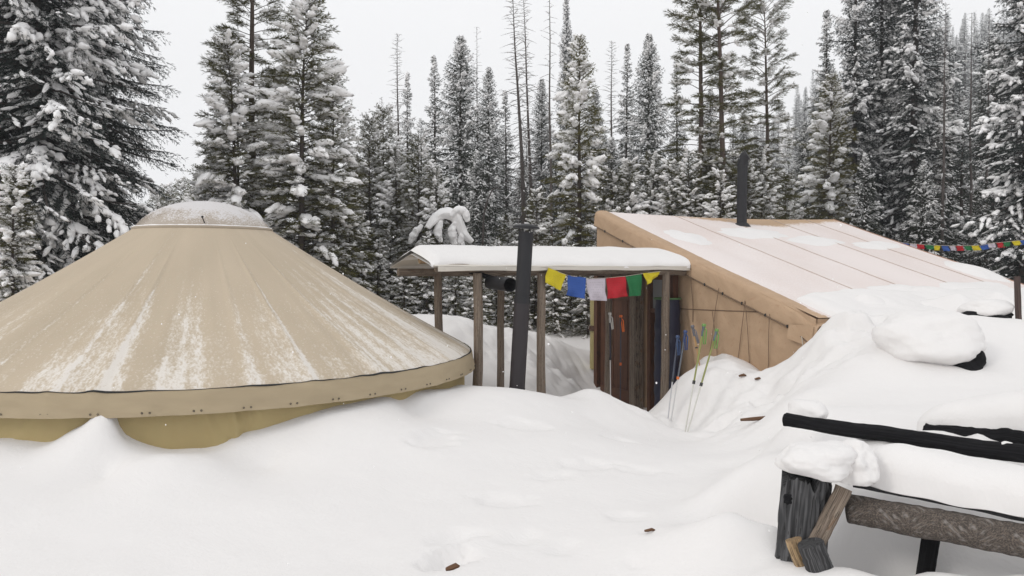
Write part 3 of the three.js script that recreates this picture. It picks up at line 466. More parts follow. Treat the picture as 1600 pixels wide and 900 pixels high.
{
  const c = T(-0.22, 2.13, floorY), o = thing('water_barrel', 'dark navy barrel with green rim behind the walkway post', 'barrel', c);
  const k = new Acc(); k.tube(path(v3(0, 0, 0), v3(0, 1.75, 0), 40), t => 0.165 + 0.005 * Math.sin(t * 50) + 0.012 * Math.sin(Math.PI * t), 28); part('barrel_body', k.geo(), std([0.008, 0.011, 0.035], 0.5), o);
  const r = new Acc(), rp = []; for (let i = 0; i <= 40; i++) rp.push(v3(Math.cos(i / 40 * 6.28318) * 0.175, 1.76, Math.sin(i / 40 * 6.28318) * 0.175)); r.tube(rp, 0.014, 8, { open: true }); part('rim', r.geo(), std([0.06, 0.14, 0.05], 0.6), o);
}
{
  const o = thing('canvas_door_flap', 'olive canvas flap tied with a brown strap left of the door', 'tent flap', T(-0.1, 0.1, EYE - 1.7));
  const k = new Acc(); k.grid(16, 24, (u, v) => { const t = -0.03 + u * 0.2, h = EYE - 0.5 - v * 1.15, pinch = 1 - 0.35 * Math.exp(-(((v - 0.42) / 0.1) ** 2)), p = T(-0.12 - 0.05 * Math.sin(u * 3.1) * pinch - 0.01 * nz(u * 6, v * 5), 0.07 + (t - 0.07) * (0.85 + 0.25 * pinch), h); return [p.x, p.y, p.z, u, v]; }); part('flap', local(k.geo(), o), std([0.36, 0.3, 0.14], 0.85), o);
  const s = new Acc(); s.grid(10, 3, (u, v) => { const p = T(-0.145 - 0.05 * Math.sin(u * 3.1), -0.04 + u * 0.22, EYE - 0.95 - v * 0.08); return [p.x, p.y, p.z, u, v]; }); part('strap', local(s.geo(), o), std([0.08, 0.04, 0.025], 0.8), o);
}
// ---------------------------------------------------------------- prayer flags
function clothTex(rgb, seed, print) { const a = lin(...rgb), b = lin(rgb[0] * 0.7, rgb[1] * 0.7, rgb[2] * 0.7); return tex(128, 128, (u, v) => { const weave = 0.5 + 0.5 * nz(u * 60 + seed, v * 60), row = Math.abs(((v * 9) % 1) - 0.5) < 0.28 && u > 0.14 && u < 0.86 && v > 0.14 && v < 0.9 && nz(u * 42 + seed, Math.floor(v * 9) * 3.7) > 0.05 ? 0.45 * print : 0; const rim = (u < 0.06 || u > 0.94 || v > 0.94 || v < 0.07) ? 0.25 : 0; return mixc(a, b, clamp(weave * 0.35 + row + rim)); }); }
const flagM = { yellow: [0.62, 0.5, 0.015], blue: [0.032, 0.095, 0.36], white: [0.56, 0.51, 0.57], red: [0.46, 0.012, 0.022], green: [0.012, 0.16, 0.05] };
for (const k in flagM) flagM[k] = std(null, 0.85, { map: clothTex(flagM[k], k.length, k === 'white' ? 1.1 : 0.85) });
function flagGeo(tl, trr, br, bl, seed, amp) { const k = new Acc(), n = v3().crossVectors(trr.clone().sub(tl), bl.clone().sub(tl)).normalize(); k.grid(10, 10, (u, v) => { const p = tl.clone().lerp(trr, u).lerp(bl.clone().lerp(br, u), v); p.addScaledVector(n, amp * (0.3 + v) * nz(u * 2.4 + seed, v * 1.6, seed)); return [p.x, p.y, p.z, u, v]; }); return k.geo(); }
{
  const D = l => 9.2 + 0.469 * l - 0.16, dep = px => { const a = (px - 800) / F; const l = (a * 9.2 + 0.85) / (0.883 - a * 0.469); return D(l); };
  const p = (x, y) => at(x, y, dep(x)), o = thing('prayer_flag_string', 'string of six large coloured prayer flags under the walkway eave', 'prayer flags', p(940, 470));
  const quads = [['yellow', [856, 418], [885, 429], [875, 454], [851, 441]], ['blue', [887, 430], [915, 434], [912, 467], [885, 461]], ['white', [916, 436], [946, 435], [946, 470], [920, 469]], ['red', [947, 434], [977, 432], [981, 463], [949, 467]], ['green', [978, 431], [1003, 428], [1004, 462], [983, 463]], ['yellow', [1004, 427], [1031, 424], [1030, 432], [1010, 445]]];
  quads.forEach(([c, a, b, d, e], i) => { const m = part('flag', local(flagGeo(p(...a), p(...b), p(...d), p(...e), i * 3.3, 0.05), o), flagM[c], o); m.userData.label = c + ' prayer flag'; });
  const s = new Acc(); s.tube([[846, 417], [856, 418], [886, 430], [916, 435], [947, 434.5], [978, 431.5], [1004, 427.5], [1032, 424]].map(q => p(...q)), 0.003, 5); part('string', local(s.geo(), o), M.ropePale, o);
}
{
  const dep = px => lerp(18.6, 15.5, (px - 1380) / 240), p = (x, y) => at(x, y, dep(x)), o = thing('prayer_flag_string', 'long string of small prayer flags behind the tent roof at right', 'prayer flags', p(1500, 400));
  const cols = ['green', 'yellow', 'blue', 'white', 'red'], ys = x => 375 + 9 * (1 - ((x - 1495) / 115) ** 2) + (x > 1540 ? -2 : 0), R = rng(8); let x = 1383, i = 0; const line = [];
  for (let q = 1376; q < 1660; q += 6) line.push(p(q, ys(q)));
  while (x < 1650) { const w = 10 + R() * 4, sk = (R() - 0.3) * 5, hh = 6.5 + R() * 2.5; part('flag', local(flagGeo(p(x, ys(x)), p(x + w - 1, ys(x + w - 1)), p(x + w + sk, ys(x + w) + hh), p(x + sk + 1, ys(x) + hh), i, 0.03), o), flagM[cols[i % 5]], o); x += w + 0.6; i++; }
  const s = new Acc(); s.tube(line, 0.005, 5); part('string', local(s.geo(), o), M.ropePale, o);
}
// ---------------------------------------------------------------- ski poles
const ORD = ['first', 'second', 'third', 'fourth', 'fifth', 'sixth', 'seventh', 'eighth', 'ninth', 'tenth', 'eleventh', 'twelfth', 'thirteenth', 'fourteenth', 'fifteenth', 'sixteenth', 'seventeenth', 'eighteenth'];
const fromLeft = (list, v) => { const r = list.map(a => a[0]).sort((a, b) => a - b).indexOf(v); return r === 0 ? 'leftmost' : r === list.length - 1 ? 'rightmost' : ORD[r] + ' from left'; };
function skiPole(label, a, b, cs, group) { // a: grip top, b: point where it enters the snow; cs: colours
  const o = thing('ski_pole', label, 'ski pole', b, group), len = a.distanceTo(b), P = t => a.clone().lerp(b, t), dir = b.clone().sub(a).normalize();
  const tb = (name, t0, t1, r, c, par = o) => { const k = new Acc(); k.tube(path(P(t0), P(t1), 5), r, 10); return part(name, local(k.geo(), o), std(c, 0.45), par); };
  const g = 0.125 / len; tb('grip', 0, g, t => 0.016 - 0.003 * t + 0.002 * Math.sin(t * 12), cs[0]); tb('grip_cap', -0.014 / len, 0.018 / len, t => 0.02 + 0.004 * Math.sin(t * 3.14), cs[1]);
  tb('upper_shaft', g, 0.52, 0.0095, cs[2]); tb('clamp', 0.5, 0.53, 0.0165, cs[4] || [0.02, 0.02, 0.02]); tb('lower_shaft', 0.52, 1.12, 0.0075, cs[3]);
  const s = new Acc(); s.tube([P(g * 0.15), P(g * 0.4).add(v3(0.03, -0.01, 0.02)), P(g * 1.5).add(v3(0.04, -0.02, 0.03)), P(g * 1.7).add(v3(0.025, 0, 0.02)), P(g * 0.9).add(v3(0.012, 0, 0.012)), P(g * 0.2)], 0.008, 6); part('strap', local(s.geo(), o), std(cs[1], 0.8), o);
  return o;
}
skiPole('ski pole with white grip and strap leaning on the door', at(953, 490, 10.9), at(954, 628, 10.75), [[0.5, 0.48, 0.46], [0.6, 0.58, 0.55], [0.02, 0.02, 0.04], [0.6, 0.58, 0.56]]);
skiPole('dark ski pole with orange grip leaning on the door', at(970, 494, 10.85), at(969, 640, 10.7), [[0.03, 0.03, 0.04], [0.62, 0.13, 0.02], [0.035, 0.04, 0.06], [0.03, 0.033, 0.05], [0.5, 0.1, 0.02]]);
skiPole('ski pole with plain blue grip, leftmost of those planted in snow', at(1059, 526, 9.15), at(1043, 660, 9.0), [[0.025, 0.045, 0.1], [0.03, 0.06, 0.14], [0.05, 0.06, 0.09], [0.5, 0.5, 0.52]]);
skiPole('blue ski pole with orange band planted beside tent wall', at(1071, 518, 9.12), at(1048, 660, 8.98), [[0.02, 0.04, 0.12], [0.025, 0.05, 0.15], [0.1, 0.11, 0.13], [0.55, 0.55, 0.55], [0.6, 0.15, 0.03]]);
skiPole('lime green ski pole planted steeply in snow before the tent wall', at(1100, 508, 8.75), at(1069, 683, 8.55), [[0.08, 0.1, 0.12], [0.13, 0.26, 0.06], [0.24, 0.26, 0.07], [0.6, 0.6, 0.55]]);
skiPole('lime green ski pole leaning far right in snow before tent', at(1120, 516, 8.8), at(1072, 683, 8.5), [[0.1, 0.13, 0.15], [0.13, 0.26, 0.06], [0.24, 0.26, 0.07], [0.6, 0.6, 0.55]]);
skiPole('ski pole with grey grip and tan shaft against the tent canvas', at(1082, 510, 9.9), at(1094, 575, 9.75), [[0.1, 0.1, 0.12], [0.14, 0.14, 0.16], [0.42, 0.25, 0.1], [0.42, 0.25, 0.1]]);

// ---------------------------------------------------------------- snow lumps and burnt wood at right
function snowLump(c, rx, ry, rz, seed, amp, turn = 0, flat = 0.45, fine = 0.022) { // pillow with flattened underside
  const k = new Acc(), cs = Math.cos(turn), sn = Math.sin(turn);
  const m = new THREE.Matrix4().makeBasis(v3(cs * rx, 0, -sn * rx), v3(0, ry, 0), v3(sn * rz, 0, cs * rz)).setPosition(c);
  k.blob(ICO5, new THREE.Matrix4(), amp, seed, 1.0);
  for (let j = 0; j < k.p.length; j += 3) { let [x, y, z] = [k.p[j], k.p[j + 1], k.p[j + 2]]; const q = 1 + fine * nz(x * 4 + seed, y * 4, z * 4) + fine * 0.4 * nz(x * 13, y * 13 + seed, z * 13); x *= q; z *= q; y *= q; if (y < -flat) y = -flat - (-flat - y) * 0.15; const v = v3(x, y, z).applyMatrix4(m); k.p[j] = v.x; k.p[j + 1] = v.y; k.p[j + 2] = v.z; k.uv[j / 3 * 2] = v.x / 1.7; k.uv[j / 3 * 2 + 1] = v.z / 1.7; }
  return k.geo();
}
function loaf(pts, wF, hF, seed, seg = 26) { // snow lying along a log: rounded top, flat underside, round ends
  const k = new Acc(), n = pts.length - 1, m = pts[0].distanceTo(pts[n]) * 2.2;
  k.grid(n * 4, seg, (u, v) => {
    const q = u * n, i = Math.min(n - 1, Math.floor(q)), p = pts[i].clone().lerp(pts[i + 1], q - i), t = pts[Math.min(n, i + 1)].clone().sub(pts[Math.max(0, i)]).normalize(), s = v3().crossVectors(t, v3(0, 1, 0)).normalize();
    const e = Math.sqrt(clamp(1 - Math.pow(Math.abs(2 * u - 1), 6))), th = v * 6.28318, c = Math.cos(th), d = Math.sin(th);
    const w = wF(u) * (0.5 + 0.5 * e) * (1 + 0.16 * nz(u * m * 0.8 + seed, 2) + 0.07 * nz(u * m * 3 + seed, c * 3, d * 3)), h = hF(u) * e * (1 + 0.22 * nz(u * m * 0.7, seed) + 0.08 * nz(u * m * 2.6 + seed, c * 2, d * 2));
    const y = d > 0 ? h * Math.pow(d, 0.8) : 0.035 * d - 0.03 * Math.abs(c) ** 6 * (1 + nz(u * m * 2, seed + 3));
    p.addScaledVector(s, w * Math.sign(c) * Math.pow(Math.abs(c), 0.8)); p.y += y; return [p.x, p.y, p.z, u * m * 0.3, v * 0.5];
  });
  return k.geo();
}
{
  const c = at(1437, 527, 7.5), o = thing('snow_capped_stump', 'large pillow of snow on a dark stump near the tent', 'stump', v3(c.x, c.y - 0.3, c.z));
  const k = new Acc(); k.blob(ICO3, place(v3(0.2, 0.1, 0.16), v3(1, 0.2, 0), 0.28, 0.14, 0.3), 0.25, 4); part('stump', k.geo(), M.charred, o);
  part('snow_cap', local(snowLump(c.clone().add(v3(0, -0.06, 0)), 0.48, 0.25, 0.42, 3.4, 0.3, 0.1, 0.8, 0.05), o), M.snow, o);
}
{
  const c = at(1541, 480, 8.6), o = thing('snow_capped_rock', 'small flat snow cap on a dark rock by the fence post', 'rock', v3(c.x, c.y - 0.14, c.z));
  const k = new Acc(); k.blob(ICO3, place(v3(-0.03, 0.06, 0.04), v3(1, 0, 0), 0.25, 0.09, 0.2), 0.25, 9); part('rock', k.geo(), M.charred, o);
  part('snow_cap', local(snowLump(c.clone().add(v3(0.02, -0.02, 0)), 0.28, 0.115, 0.25, 8, 0.14, 0.2, 0.7), o), M.snow, o);
}
{
  const a = at(1594, 520, 8.4), b = at(1590, 432, 8.4), o = thing('fence_post', 'thin dark wooden post standing in snow at right edge', 'post', a);
  log(a.clone().add(v3(0, -0.3, 0)), b, 0.031, wood([0.05, 0.03, 0.028], [0.09, 0.06, 0.05], [0.03, 0.02, 0.02], 31), 'shaft', o, 5, { seg: 10 });
}
{
  const base = at(1250, 892, 3.95), o = thing('burnt_log_bench', 'burnt log bench with weathered post under thick snow in foreground', 'bench', base);
  // thick weathered end post, split and ragged at the top
  const a = at(1240, 1000, 4.0), b = at(1262, 742, 4.0); const k = new Acc();
  k.tube(path(a, b, 46), (t, th) => { const x = Math.cos(th), y = Math.sin(th); let r = 0.128 * (1 + 0.06 * nz(x * 1.3 + 4, y * 1.3, t) - 0.06 * t); const cn = nz(x * 4.5 + 0.15 * nz(t * 6, th), y * 4.5, t * 0.8), c2 = nz(x * 11, y * 11, t * 1.6 + 4); r -= 0.02 * Math.exp(-((cn / 0.07) ** 2)) + 0.008 * Math.exp(-((c2 / 0.09) ** 2)); r += 0.006 * nz(x * 3, y * 3, t * 5); return r; }, 72, { uw: 0.3 });
  for (let j = 0; j < k.p.length; j += 3) { const t = (k.p[j + 1] - a.y) / (b.y - a.y); if (t > 0.9) k.p[j + 1] += (0.09 * nz(k.p[j] * 17, k.p[j + 2] * 17) + 0.05 * nz(k.p[j] * 60, k.p[j + 2] * 60) - 0.02) * smooth(0.85, 1, t); }
  part('end_post', local(k.geo(), o), M.burnt, o);
  const kn = new Acc(); kn.blob(ICO3, place(at(1231, 780, 3.87), v3(0.2, 1, 0), 0.024, 0.02, 0.02), 0.3, 3); part('knot', local(kn.geo(), o), M.charred, o);
  const strip = (name, p0, p1, r, mat, seed, flat = 0.5) => { const q = new Acc(); q.tube(path(p0, p1, 16, (p, t) => { p.x += 0.006 * nz(t * 3, seed); }), (t, th) => r * (Math.abs(Math.sin(th)) * flat + (1 - flat)) * (1 + 0.14 * nz(t * 6, Math.cos(th) * 2, seed)) * 1.4, 16, { uw: 0.3 }); return part(name, local(q.geo(), o), mat, o); };
  strip('brace', at(1318, 762, 3.88), at(1276, 850, 3.86), 0.03, M.post, 2);
  strip('splint', at(1262, 905, 3.83), at(1240, 842, 3.85), 0.028, M.rawWood, 5);
  strip('stub', at(1284, 898, 3.78), at(1266, 848, 3.78), 0.045, M.burnt, 7, 0.2);
  // round log with bark
  const lg = new Acc(), la = at(1322, 795, 3.98), lb = at(1680, 858, 3.42);
  lg.tube(path(la, lb, 60, (p, t) => { p.y += 0.008 * nz(t * 4, 2); }), (t, th) => 0.072 * (1 + 0.07 * nz(t * 4, Math.cos(th), Math.sin(th)) + 0.07 * nz(t * 22, Math.cos(th) * 3, Math.sin(th) * 3)) * smooth(-0.012, 0.02, t) , 40, { uw: 0.45 });
  part('bark_log', local(lg.geo(), o), M.bark, o);
  const pl = new Acc(), p0 = at(1338, 752, 4.05), p1 = at(1690, 822, 3.5), pd = p1.clone().sub(p0).normalize(), ps = v3().crossVectors(pd, v3(0, 1, 0)).normalize();
  for (const [off, dy] of [[-0.0, 0], [-0.16, -0.006]]) { const q = new Acc(); q.grid(40, 16, (u, v) => { const th = v * 6.28318, c = Math.cos(th), d = Math.sin(th), e = 1 + 0.08 * nz(u * 14, c * 2, d * 2 + off); const p = p0.clone().lerp(p1, u).addScaledVector(ps, off + 0.072 * Math.sign(c) * Math.sqrt(Math.abs(c)) * e); p.y += dy + 0.016 * Math.sign(d) * Math.sqrt(Math.abs(d)) * e + 0.008 * nz(u * 5, off); return [p.x, p.y, p.z, v * 0.3, u * 0.9]; }); part('seat_plank', local(q.geo(), o), M.burnt, o); }
  for (const [px, y0, y1, d, r] of [[1446, 920, 820, 3.95, 0.042], [1660, 920, 840, 3.6, 0.042]]) { const q = new Acc(); q.tube(path(at(px - 4, y0, d), at(px + 12, y1, d), 12), (t, th) => r * (1 + 0.08 * nz(t * 5, Math.cos(th) * 2, px)), 14); part('leg', local(q.geo(), o), M.charred, o); }
  const cr = new Acc(); cr.tube(path(at(1480, 838, 4.25), at(1660, 905, 3.9), 20), (t, th) => 0.04 * (1 + 0.2 * nz(t * 8, Math.cos(th) * 2, Math.sin(th))), 14); part('stretcher', local(cr.geo(), o), M.bark, o);
  part('snow_cap', local(loaf(path(at(1345, 744, 4.03), at(1700, 805, 3.5), 40, (p, t) => { p.addScaledVector(ps, -0.06); p.y += 0.0; }), () => 0.17, u => 0.17 - 0.02 * u, 4), o), M.snow, o);
  part('snow_cap', local(snowLump(at(1280, 722, 3.93), 0.185, 0.1, 0.2, 6, 0.28, 0, 0.6, 0.06), o), M.snow, o);
  part('snow_cap', local(snowLump(at(1326, 728, 3.93), 0.1, 0.11, 0.15, 12, 0.3, 0.3, 0.6, 0.07), o), M.snow, o);
}
{
  const o = thing('charred_rail', 'charred black rail on short posts behind the snowy bench', 'rail', at(1475, 760, 4.55));
  const a = at(1228, 656, 5.0), b = at(1680, 722, 3.85), k = new Acc();
  k.tube(path(a, b, 50, (p, t) => { p.y += 0.008 * nz(t * 5, 8); }), (t, th) => 0.046 * (0.85 + 0.15 * Math.abs(Math.cos(th))) * (1 + 0.16 * nz(t * 7, Math.cos(th) * 1.5, Math.sin(th) * 1.5) + 0.08 * nz(t * 30, Math.cos(th) * 3, Math.sin(th) * 3) + 0.15 * t), 24, { uw: 0.3 }); part('rail', local(k.geo(), o), M.charred, o);
  const c = at(1446, 676, 4.72), d = at(1690, 694, 4.15), q = new Acc(); q.tube(path(c, d, 30, (p, t) => { p.y += 0.012 * nz(t * 7, 3); }), (t, th) => 0.055 * (1 + 0.2 * nz(t * 14, Math.cos(th) * 2, Math.sin(th) * 2)), 20, { uw: 0.3 }); part('back_rail', local(q.geo(), o), M.charred, o);
  for (const [px, y0, y1, dd, r, m] of [[1476, 760, 700, 4.5, 0.052, M.charred], [1530, 770, 705, 4.4, 0.06, M.rawWood], [1410, 720, 685, 4.7, 0.012, M.charred]]) { const s = new Acc(); s.tube(path(at(px, y0 + 40, dd), at(px, y1 - 6, dd), 10), (t, th) => r * (1 + 0.1 * nz(t * 4, Math.cos(th) * 2, px)), 16); part('post', local(s.geo(), o), m, o); }
  part('snow_cap', local(loaf(path(at(1440, 660, 4.9), at(1720, 664, 4.3), 26), u => 0.2 + 0.1 * u, u => 0.12 + 0.16 * u, 11), o), M.snow, o);
  part('snow_cap', local(snowLump(at(1262, 643, 5.12), 0.11, 0.075, 0.22, 21, 0.15, 0, 0.6), o), M.snow, o);
  part('snow_cap', local(snowLump(at(1574, 695, 4.08), 0.035, 0.016, 0.025, 22, 0.2, 0, 0.6), o), M.snow, o);
}
// bits of bark lying on the snow
for (const [px, py, d, L0, w, lab] of [[1184, 658, 7.4, 0.16, 0.02, 'curled brown bark stick lying on snow left of the rail'], [708, 881, 4.35, 0.035, 0.02, 'dark reddish bark crumb in the foreground snow print'], [1015, 848, 4.62, 0.03, 0.01, 'tiny curved brown bark flake on foreground snow'], [1160, 594, 8.9, 0.04, 0.016, 'small brown bark chip on the mound by the tent'], [1184, 604, 8.8, 0.035, 0.014, 'small dark twig bit on the mound below tent wall']]) {
  const p = at(px, py, d); p.y = ground(p.x, d) + 0.012; const o = thing('bark_piece', lab, 'bark', p, 'bits of bark on the snow'), k = new Acc();
  k.tube([v3(-L0, 0, 0), v3(-L0 * 0.3, w * 0.5, w * 0.6), v3(L0 * 0.4, w * 0.9, 0), v3(L0, w * 0.2, -w * 0.5)], t => w * (0.35 + 0.6 * Math.sin(Math.PI * (0.15 + 0.7 * t))), 8); part('chip', k.geo(), std([0.12, 0.06, 0.03], 0.9), o);
}
//TREES-BEGIN
// ---------------------------------------------------------------- trees
// Grows one conifer at the origin: trunk, needles, snow as three geometries.
function conifer(o) {
  const R = rng(o.seed), W = new Acc(), N = new Acc(), Sn = new Acc();
  const Ht = o.H, tp = []; const leanX = (o.bow || 0);
  const axis = y => v3(leanX * (y / Ht) ** 2 + 0.05 * nz(y * 0.35, o.seed), y, 0.05 * nz(y * 0.35, o.seed + 9));
  for (let i = 0; i <= 14; i++) tp.push(axis(Ht * i / 14));
  W.tube(tp, t => Math.max(0.006, o.r * (1 - t) ** 0.85 * (1 + 0.25 * Math.max(0, 0.06 - t) * 10)), 9, { uw: 0.4 });
  const y0 = o.base * Ht, n = o.n; let az = R() * 6;
  for (let i = 0; i < n; i++) {
    const q = (i + R() * 0.8) / n, yy = y0 + (Ht - y0) * (o.even ? q : 1 - Math.pow(1 - q, 1.15)); const f = (yy - y0) / (Ht - y0);
    az += 2.399 + (R() - 0.5) * 0.9;
    let L = o.L * o.shape(f) * (o.dead ? 0.25 + R() : 0.7 + 0.5 * R()); if (L < 0.05) L = 0.05; const ls = clamp(0.3 + L / 0.45 * 0.7, 0.3, 1);
    if (o.gap && R() < o.gap) continue;
    const out = v3(Math.cos(az), 0, Math.sin(az)), side = v3(-out.z, 0, out.x);
    const rise = lerp(o.riseLow, o.riseTop, f) + (R() - 0.5) * (o.dead ? 1.1 : 0.3), sagK = lerp(o.sag, o.sag * 0.25, f) * (0.7 + 0.6 * R()), A0 = axis(yy);
    const P = s => v3(A0.x + out.x * L * s, A0.y + L * (rise * s - sagK * s * s + (o.tip || 0) * s * s * s), A0.z + out.z * L * s);
    const dirAt = s => P(Math.min(1, s + 0.05)).sub(P(s - 0.05)).normalize();
    const br = Math.max(0.004, 0.012 * L + 0.003);
    W.tube([P(0), P(0.35), P(0.7), P(1)], t => br * (1 - 0.8 * t), 4, { open: true });
    if (o.dead) { for (let k = 0; k < o.twigs; k++) { const s = 0.25 + 0.75 * R(), p = P(s), d = out.clone().multiplyScalar(0.5).addScaledVector(side, R() < 0.5 ? 1 : -1).add(v3(0, 0.4 * (R() - 0.5), 0)).normalize(), l = L * 0.3 * R(); W.tube([p, p.clone().addScaledVector(d, l)], 0.003, 3, { open: true }); } if (R() < o.load) { const s = 0.4 + 0.4 * R(); Sn.blob(OCT, place(P(s).add(v3(0, 0.012, 0)), dirAt(s), L * 0.25, 0.012, 0.014), 0.2, i); } continue; }
    // how heavily this bough is loaded: clumps across the crown
    const load = clamp(o.load + 1.1 * nz(out.x * 1.7, out.z * 1.7 + o.seed, yy * 0.7) + (R() - 0.5) * 0.5);
    const needle = (p, d, len, w) => { // a little brush of needles
      for (let k = 0; k < o.blades; k++) {
        const a = d.clone().add(v3((R() - 0.5) * 1.5, (R() - 0.5) * 1.1 + (o.tuftUp || -0.15), (R() - 0.5) * 1.5)).normalize(), s2 = v3(R() - 0.5, R() - 0.5, R() - 0.5).cross(a).normalize().multiplyScalar(w * (0.6 + 0.6 * R())), l = len * (0.6 + 0.7 * R());
        const b = p.clone().addScaledVector(a, l * 0.55);
        N.tri(p.x, p.y, p.z, b.x + s2.x, b.y + s2.y, b.z + s2.z, p.x + a.x * l, p.y + a.y * l, p.z + a.z * l);
        if (o.fat) N.tri(p.x, p.y, p.z, b.x - s2.x, b.y - s2.y, b.z - s2.z, p.x + a.x * l, p.y + a.y * l, p.z + a.z * l);
      }
    };
    const nt = Math.max(2, Math.round(o.twigs * (0.4 + 0.6 * L / o.L)));
    for (let k = 0; k < nt; k++) {
      const in0 = o.core ?? o.inner * 0.6, s = in0 + (1 - in0) * (k + R() * 0.6) / nt, p = P(s), sg = k % 2 ? 1 : -1;
      const tl = Math.max(0.05, L * o.twigL * (1.05 - 0.6 * s) * (0.7 + 0.6 * R())), droop = o.droop * (0.6 + 0.8 * R()) * (0.6 + 0.7 * load);
      const d = out.clone().multiplyScalar(0.55 + 0.5 * s).addScaledVector(side, sg * (1.1 - 0.5 * s)).add(v3(0, -droop + 0.25 * (R() - 0.5), 0)).normalize();
      const m = Math.max(1, Math.round(tl / o.step));
      for (let j = 0; j <= m; j++) { const c = p.clone().addScaledVector(d, tl * j / m); c.y -= 0.25 * droop * tl * (j / m) ** 2; needle(c, d, o.nl * ls, o.nw); }
      // snow on the twig, finger shaped
      if (R() < load * o.cover) {
        const ng = o.lumps || 2; for (let e = 0; e < ng; e++) { const u = (e + 0.25 + 0.6 * R()) / ng, c = p.clone().addScaledVector(d, tl * u); c.y += o.sh * 0.3 - 0.2 * droop * tl * u; c.addScaledVector(side, (R() - 0.5) * 0.03); const g = 0.55 + 0.8 * R(); Sn.blob(OCT, place(c, d, tl / ng * (0.5 + 0.35 * R()), o.sh * g * (0.5 + load), o.sw * g * (0.55 + 0.6 * load)), 0.6, i * 3.1 + k + e * 9.3, 2.2); }
      }
      else if (R() < o.dust) { const c = p.clone().addScaledVector(d, tl * (0.2 + 0.7 * R())); c.y += 0.01; Sn.blob(OCT, place(c, d, 0.035 + 0.06 * R(), 0.014, 0.02 + 0.018 * R()), 0.3, k + i); }
    }
    { const m = Math.max(2, Math.round(L / o.step)); for (let j = 1; j <= m; j++) { const s = j / m; if (s > (o.core ?? o.inner * 0.6)) needle(P(s), dirAt(s), o.nl * ls, o.nw); } }
    // pillows along the bough
    if (load > o.pillowMin) { const np = o.pillows; for (let k = 0; k < np; k++) { const pin = Math.max(o.inner, 0.42), s = pin + (1.02 - pin) * (k + 0.3 + 0.6 * R()) / np, c = P(Math.min(1, s)), g = (0.55 + 0.6 * R()) * (0.6 + 0.5 * load) * ls, dd = dirAt(Math.min(1, s)); dd.y -= o.hang * R(); c.y += o.ph * g * 0.55 - o.hang * 0.04; Sn.blob(o.fine ? ICO : OCT, place(c, dd, o.pl * g * (0.75 + 0.6 * R()), o.ph * g, o.pw * g), 0.4, i * 7.7 + k * 3, 1.9); } }
  }
  return { wood: W.geo(), needles: N.p.length ? N.geo() : null, snow: Sn.p.length ? Sn.geo() : null, H: Ht };
}
const cone = (a, p) => f => a + (1 - a) * Math.pow(1 - f, p);
const spruceOpt = { base: 0.03, riseLow: -0.2, riseTop: 0.5, sag: 0.5, tip: 0.25, inner: 0.2, twigL: 0.36, droop: 0.6, core: 0.02, blades: 5, twigs: 16, step: 0.07, nl: 0.085, nw: 0.012, load: 0.3, cover: 0.56, sh: 0.03, sw: 0.042, dust: 0.16, pillowMin: 0.55, pillows: 3, pl: 0.1, ph: 0.038, pw: 0.065, hang: 0.3, fine: true, shape: cone(0.02, 0.68) };
const pineOpt = { base: 0.04, riseLow: 0.15, riseTop: 0.9, sag: 0.65, tip: 0.1, inner: 0.3, twigL: 0.36, droop: 0.2, blades: 7, twigs: 10, step: 0.055, nl: 0.085, nw: 0.0085, load: 0.36, cover: 0.3, sh: 0.035, sw: 0.04, dust: 0.14, pillowMin: 0.42, pillows: 3, pl: 0.11, ph: 0.05, pw: 0.06, hang: 0.9, fine: true, tuftUp: 0.2, shape: f => (0.16 + 0.84 * Math.pow(1 - f, 0.65)) * (f < 0.06 ? 0.8 : 1) };
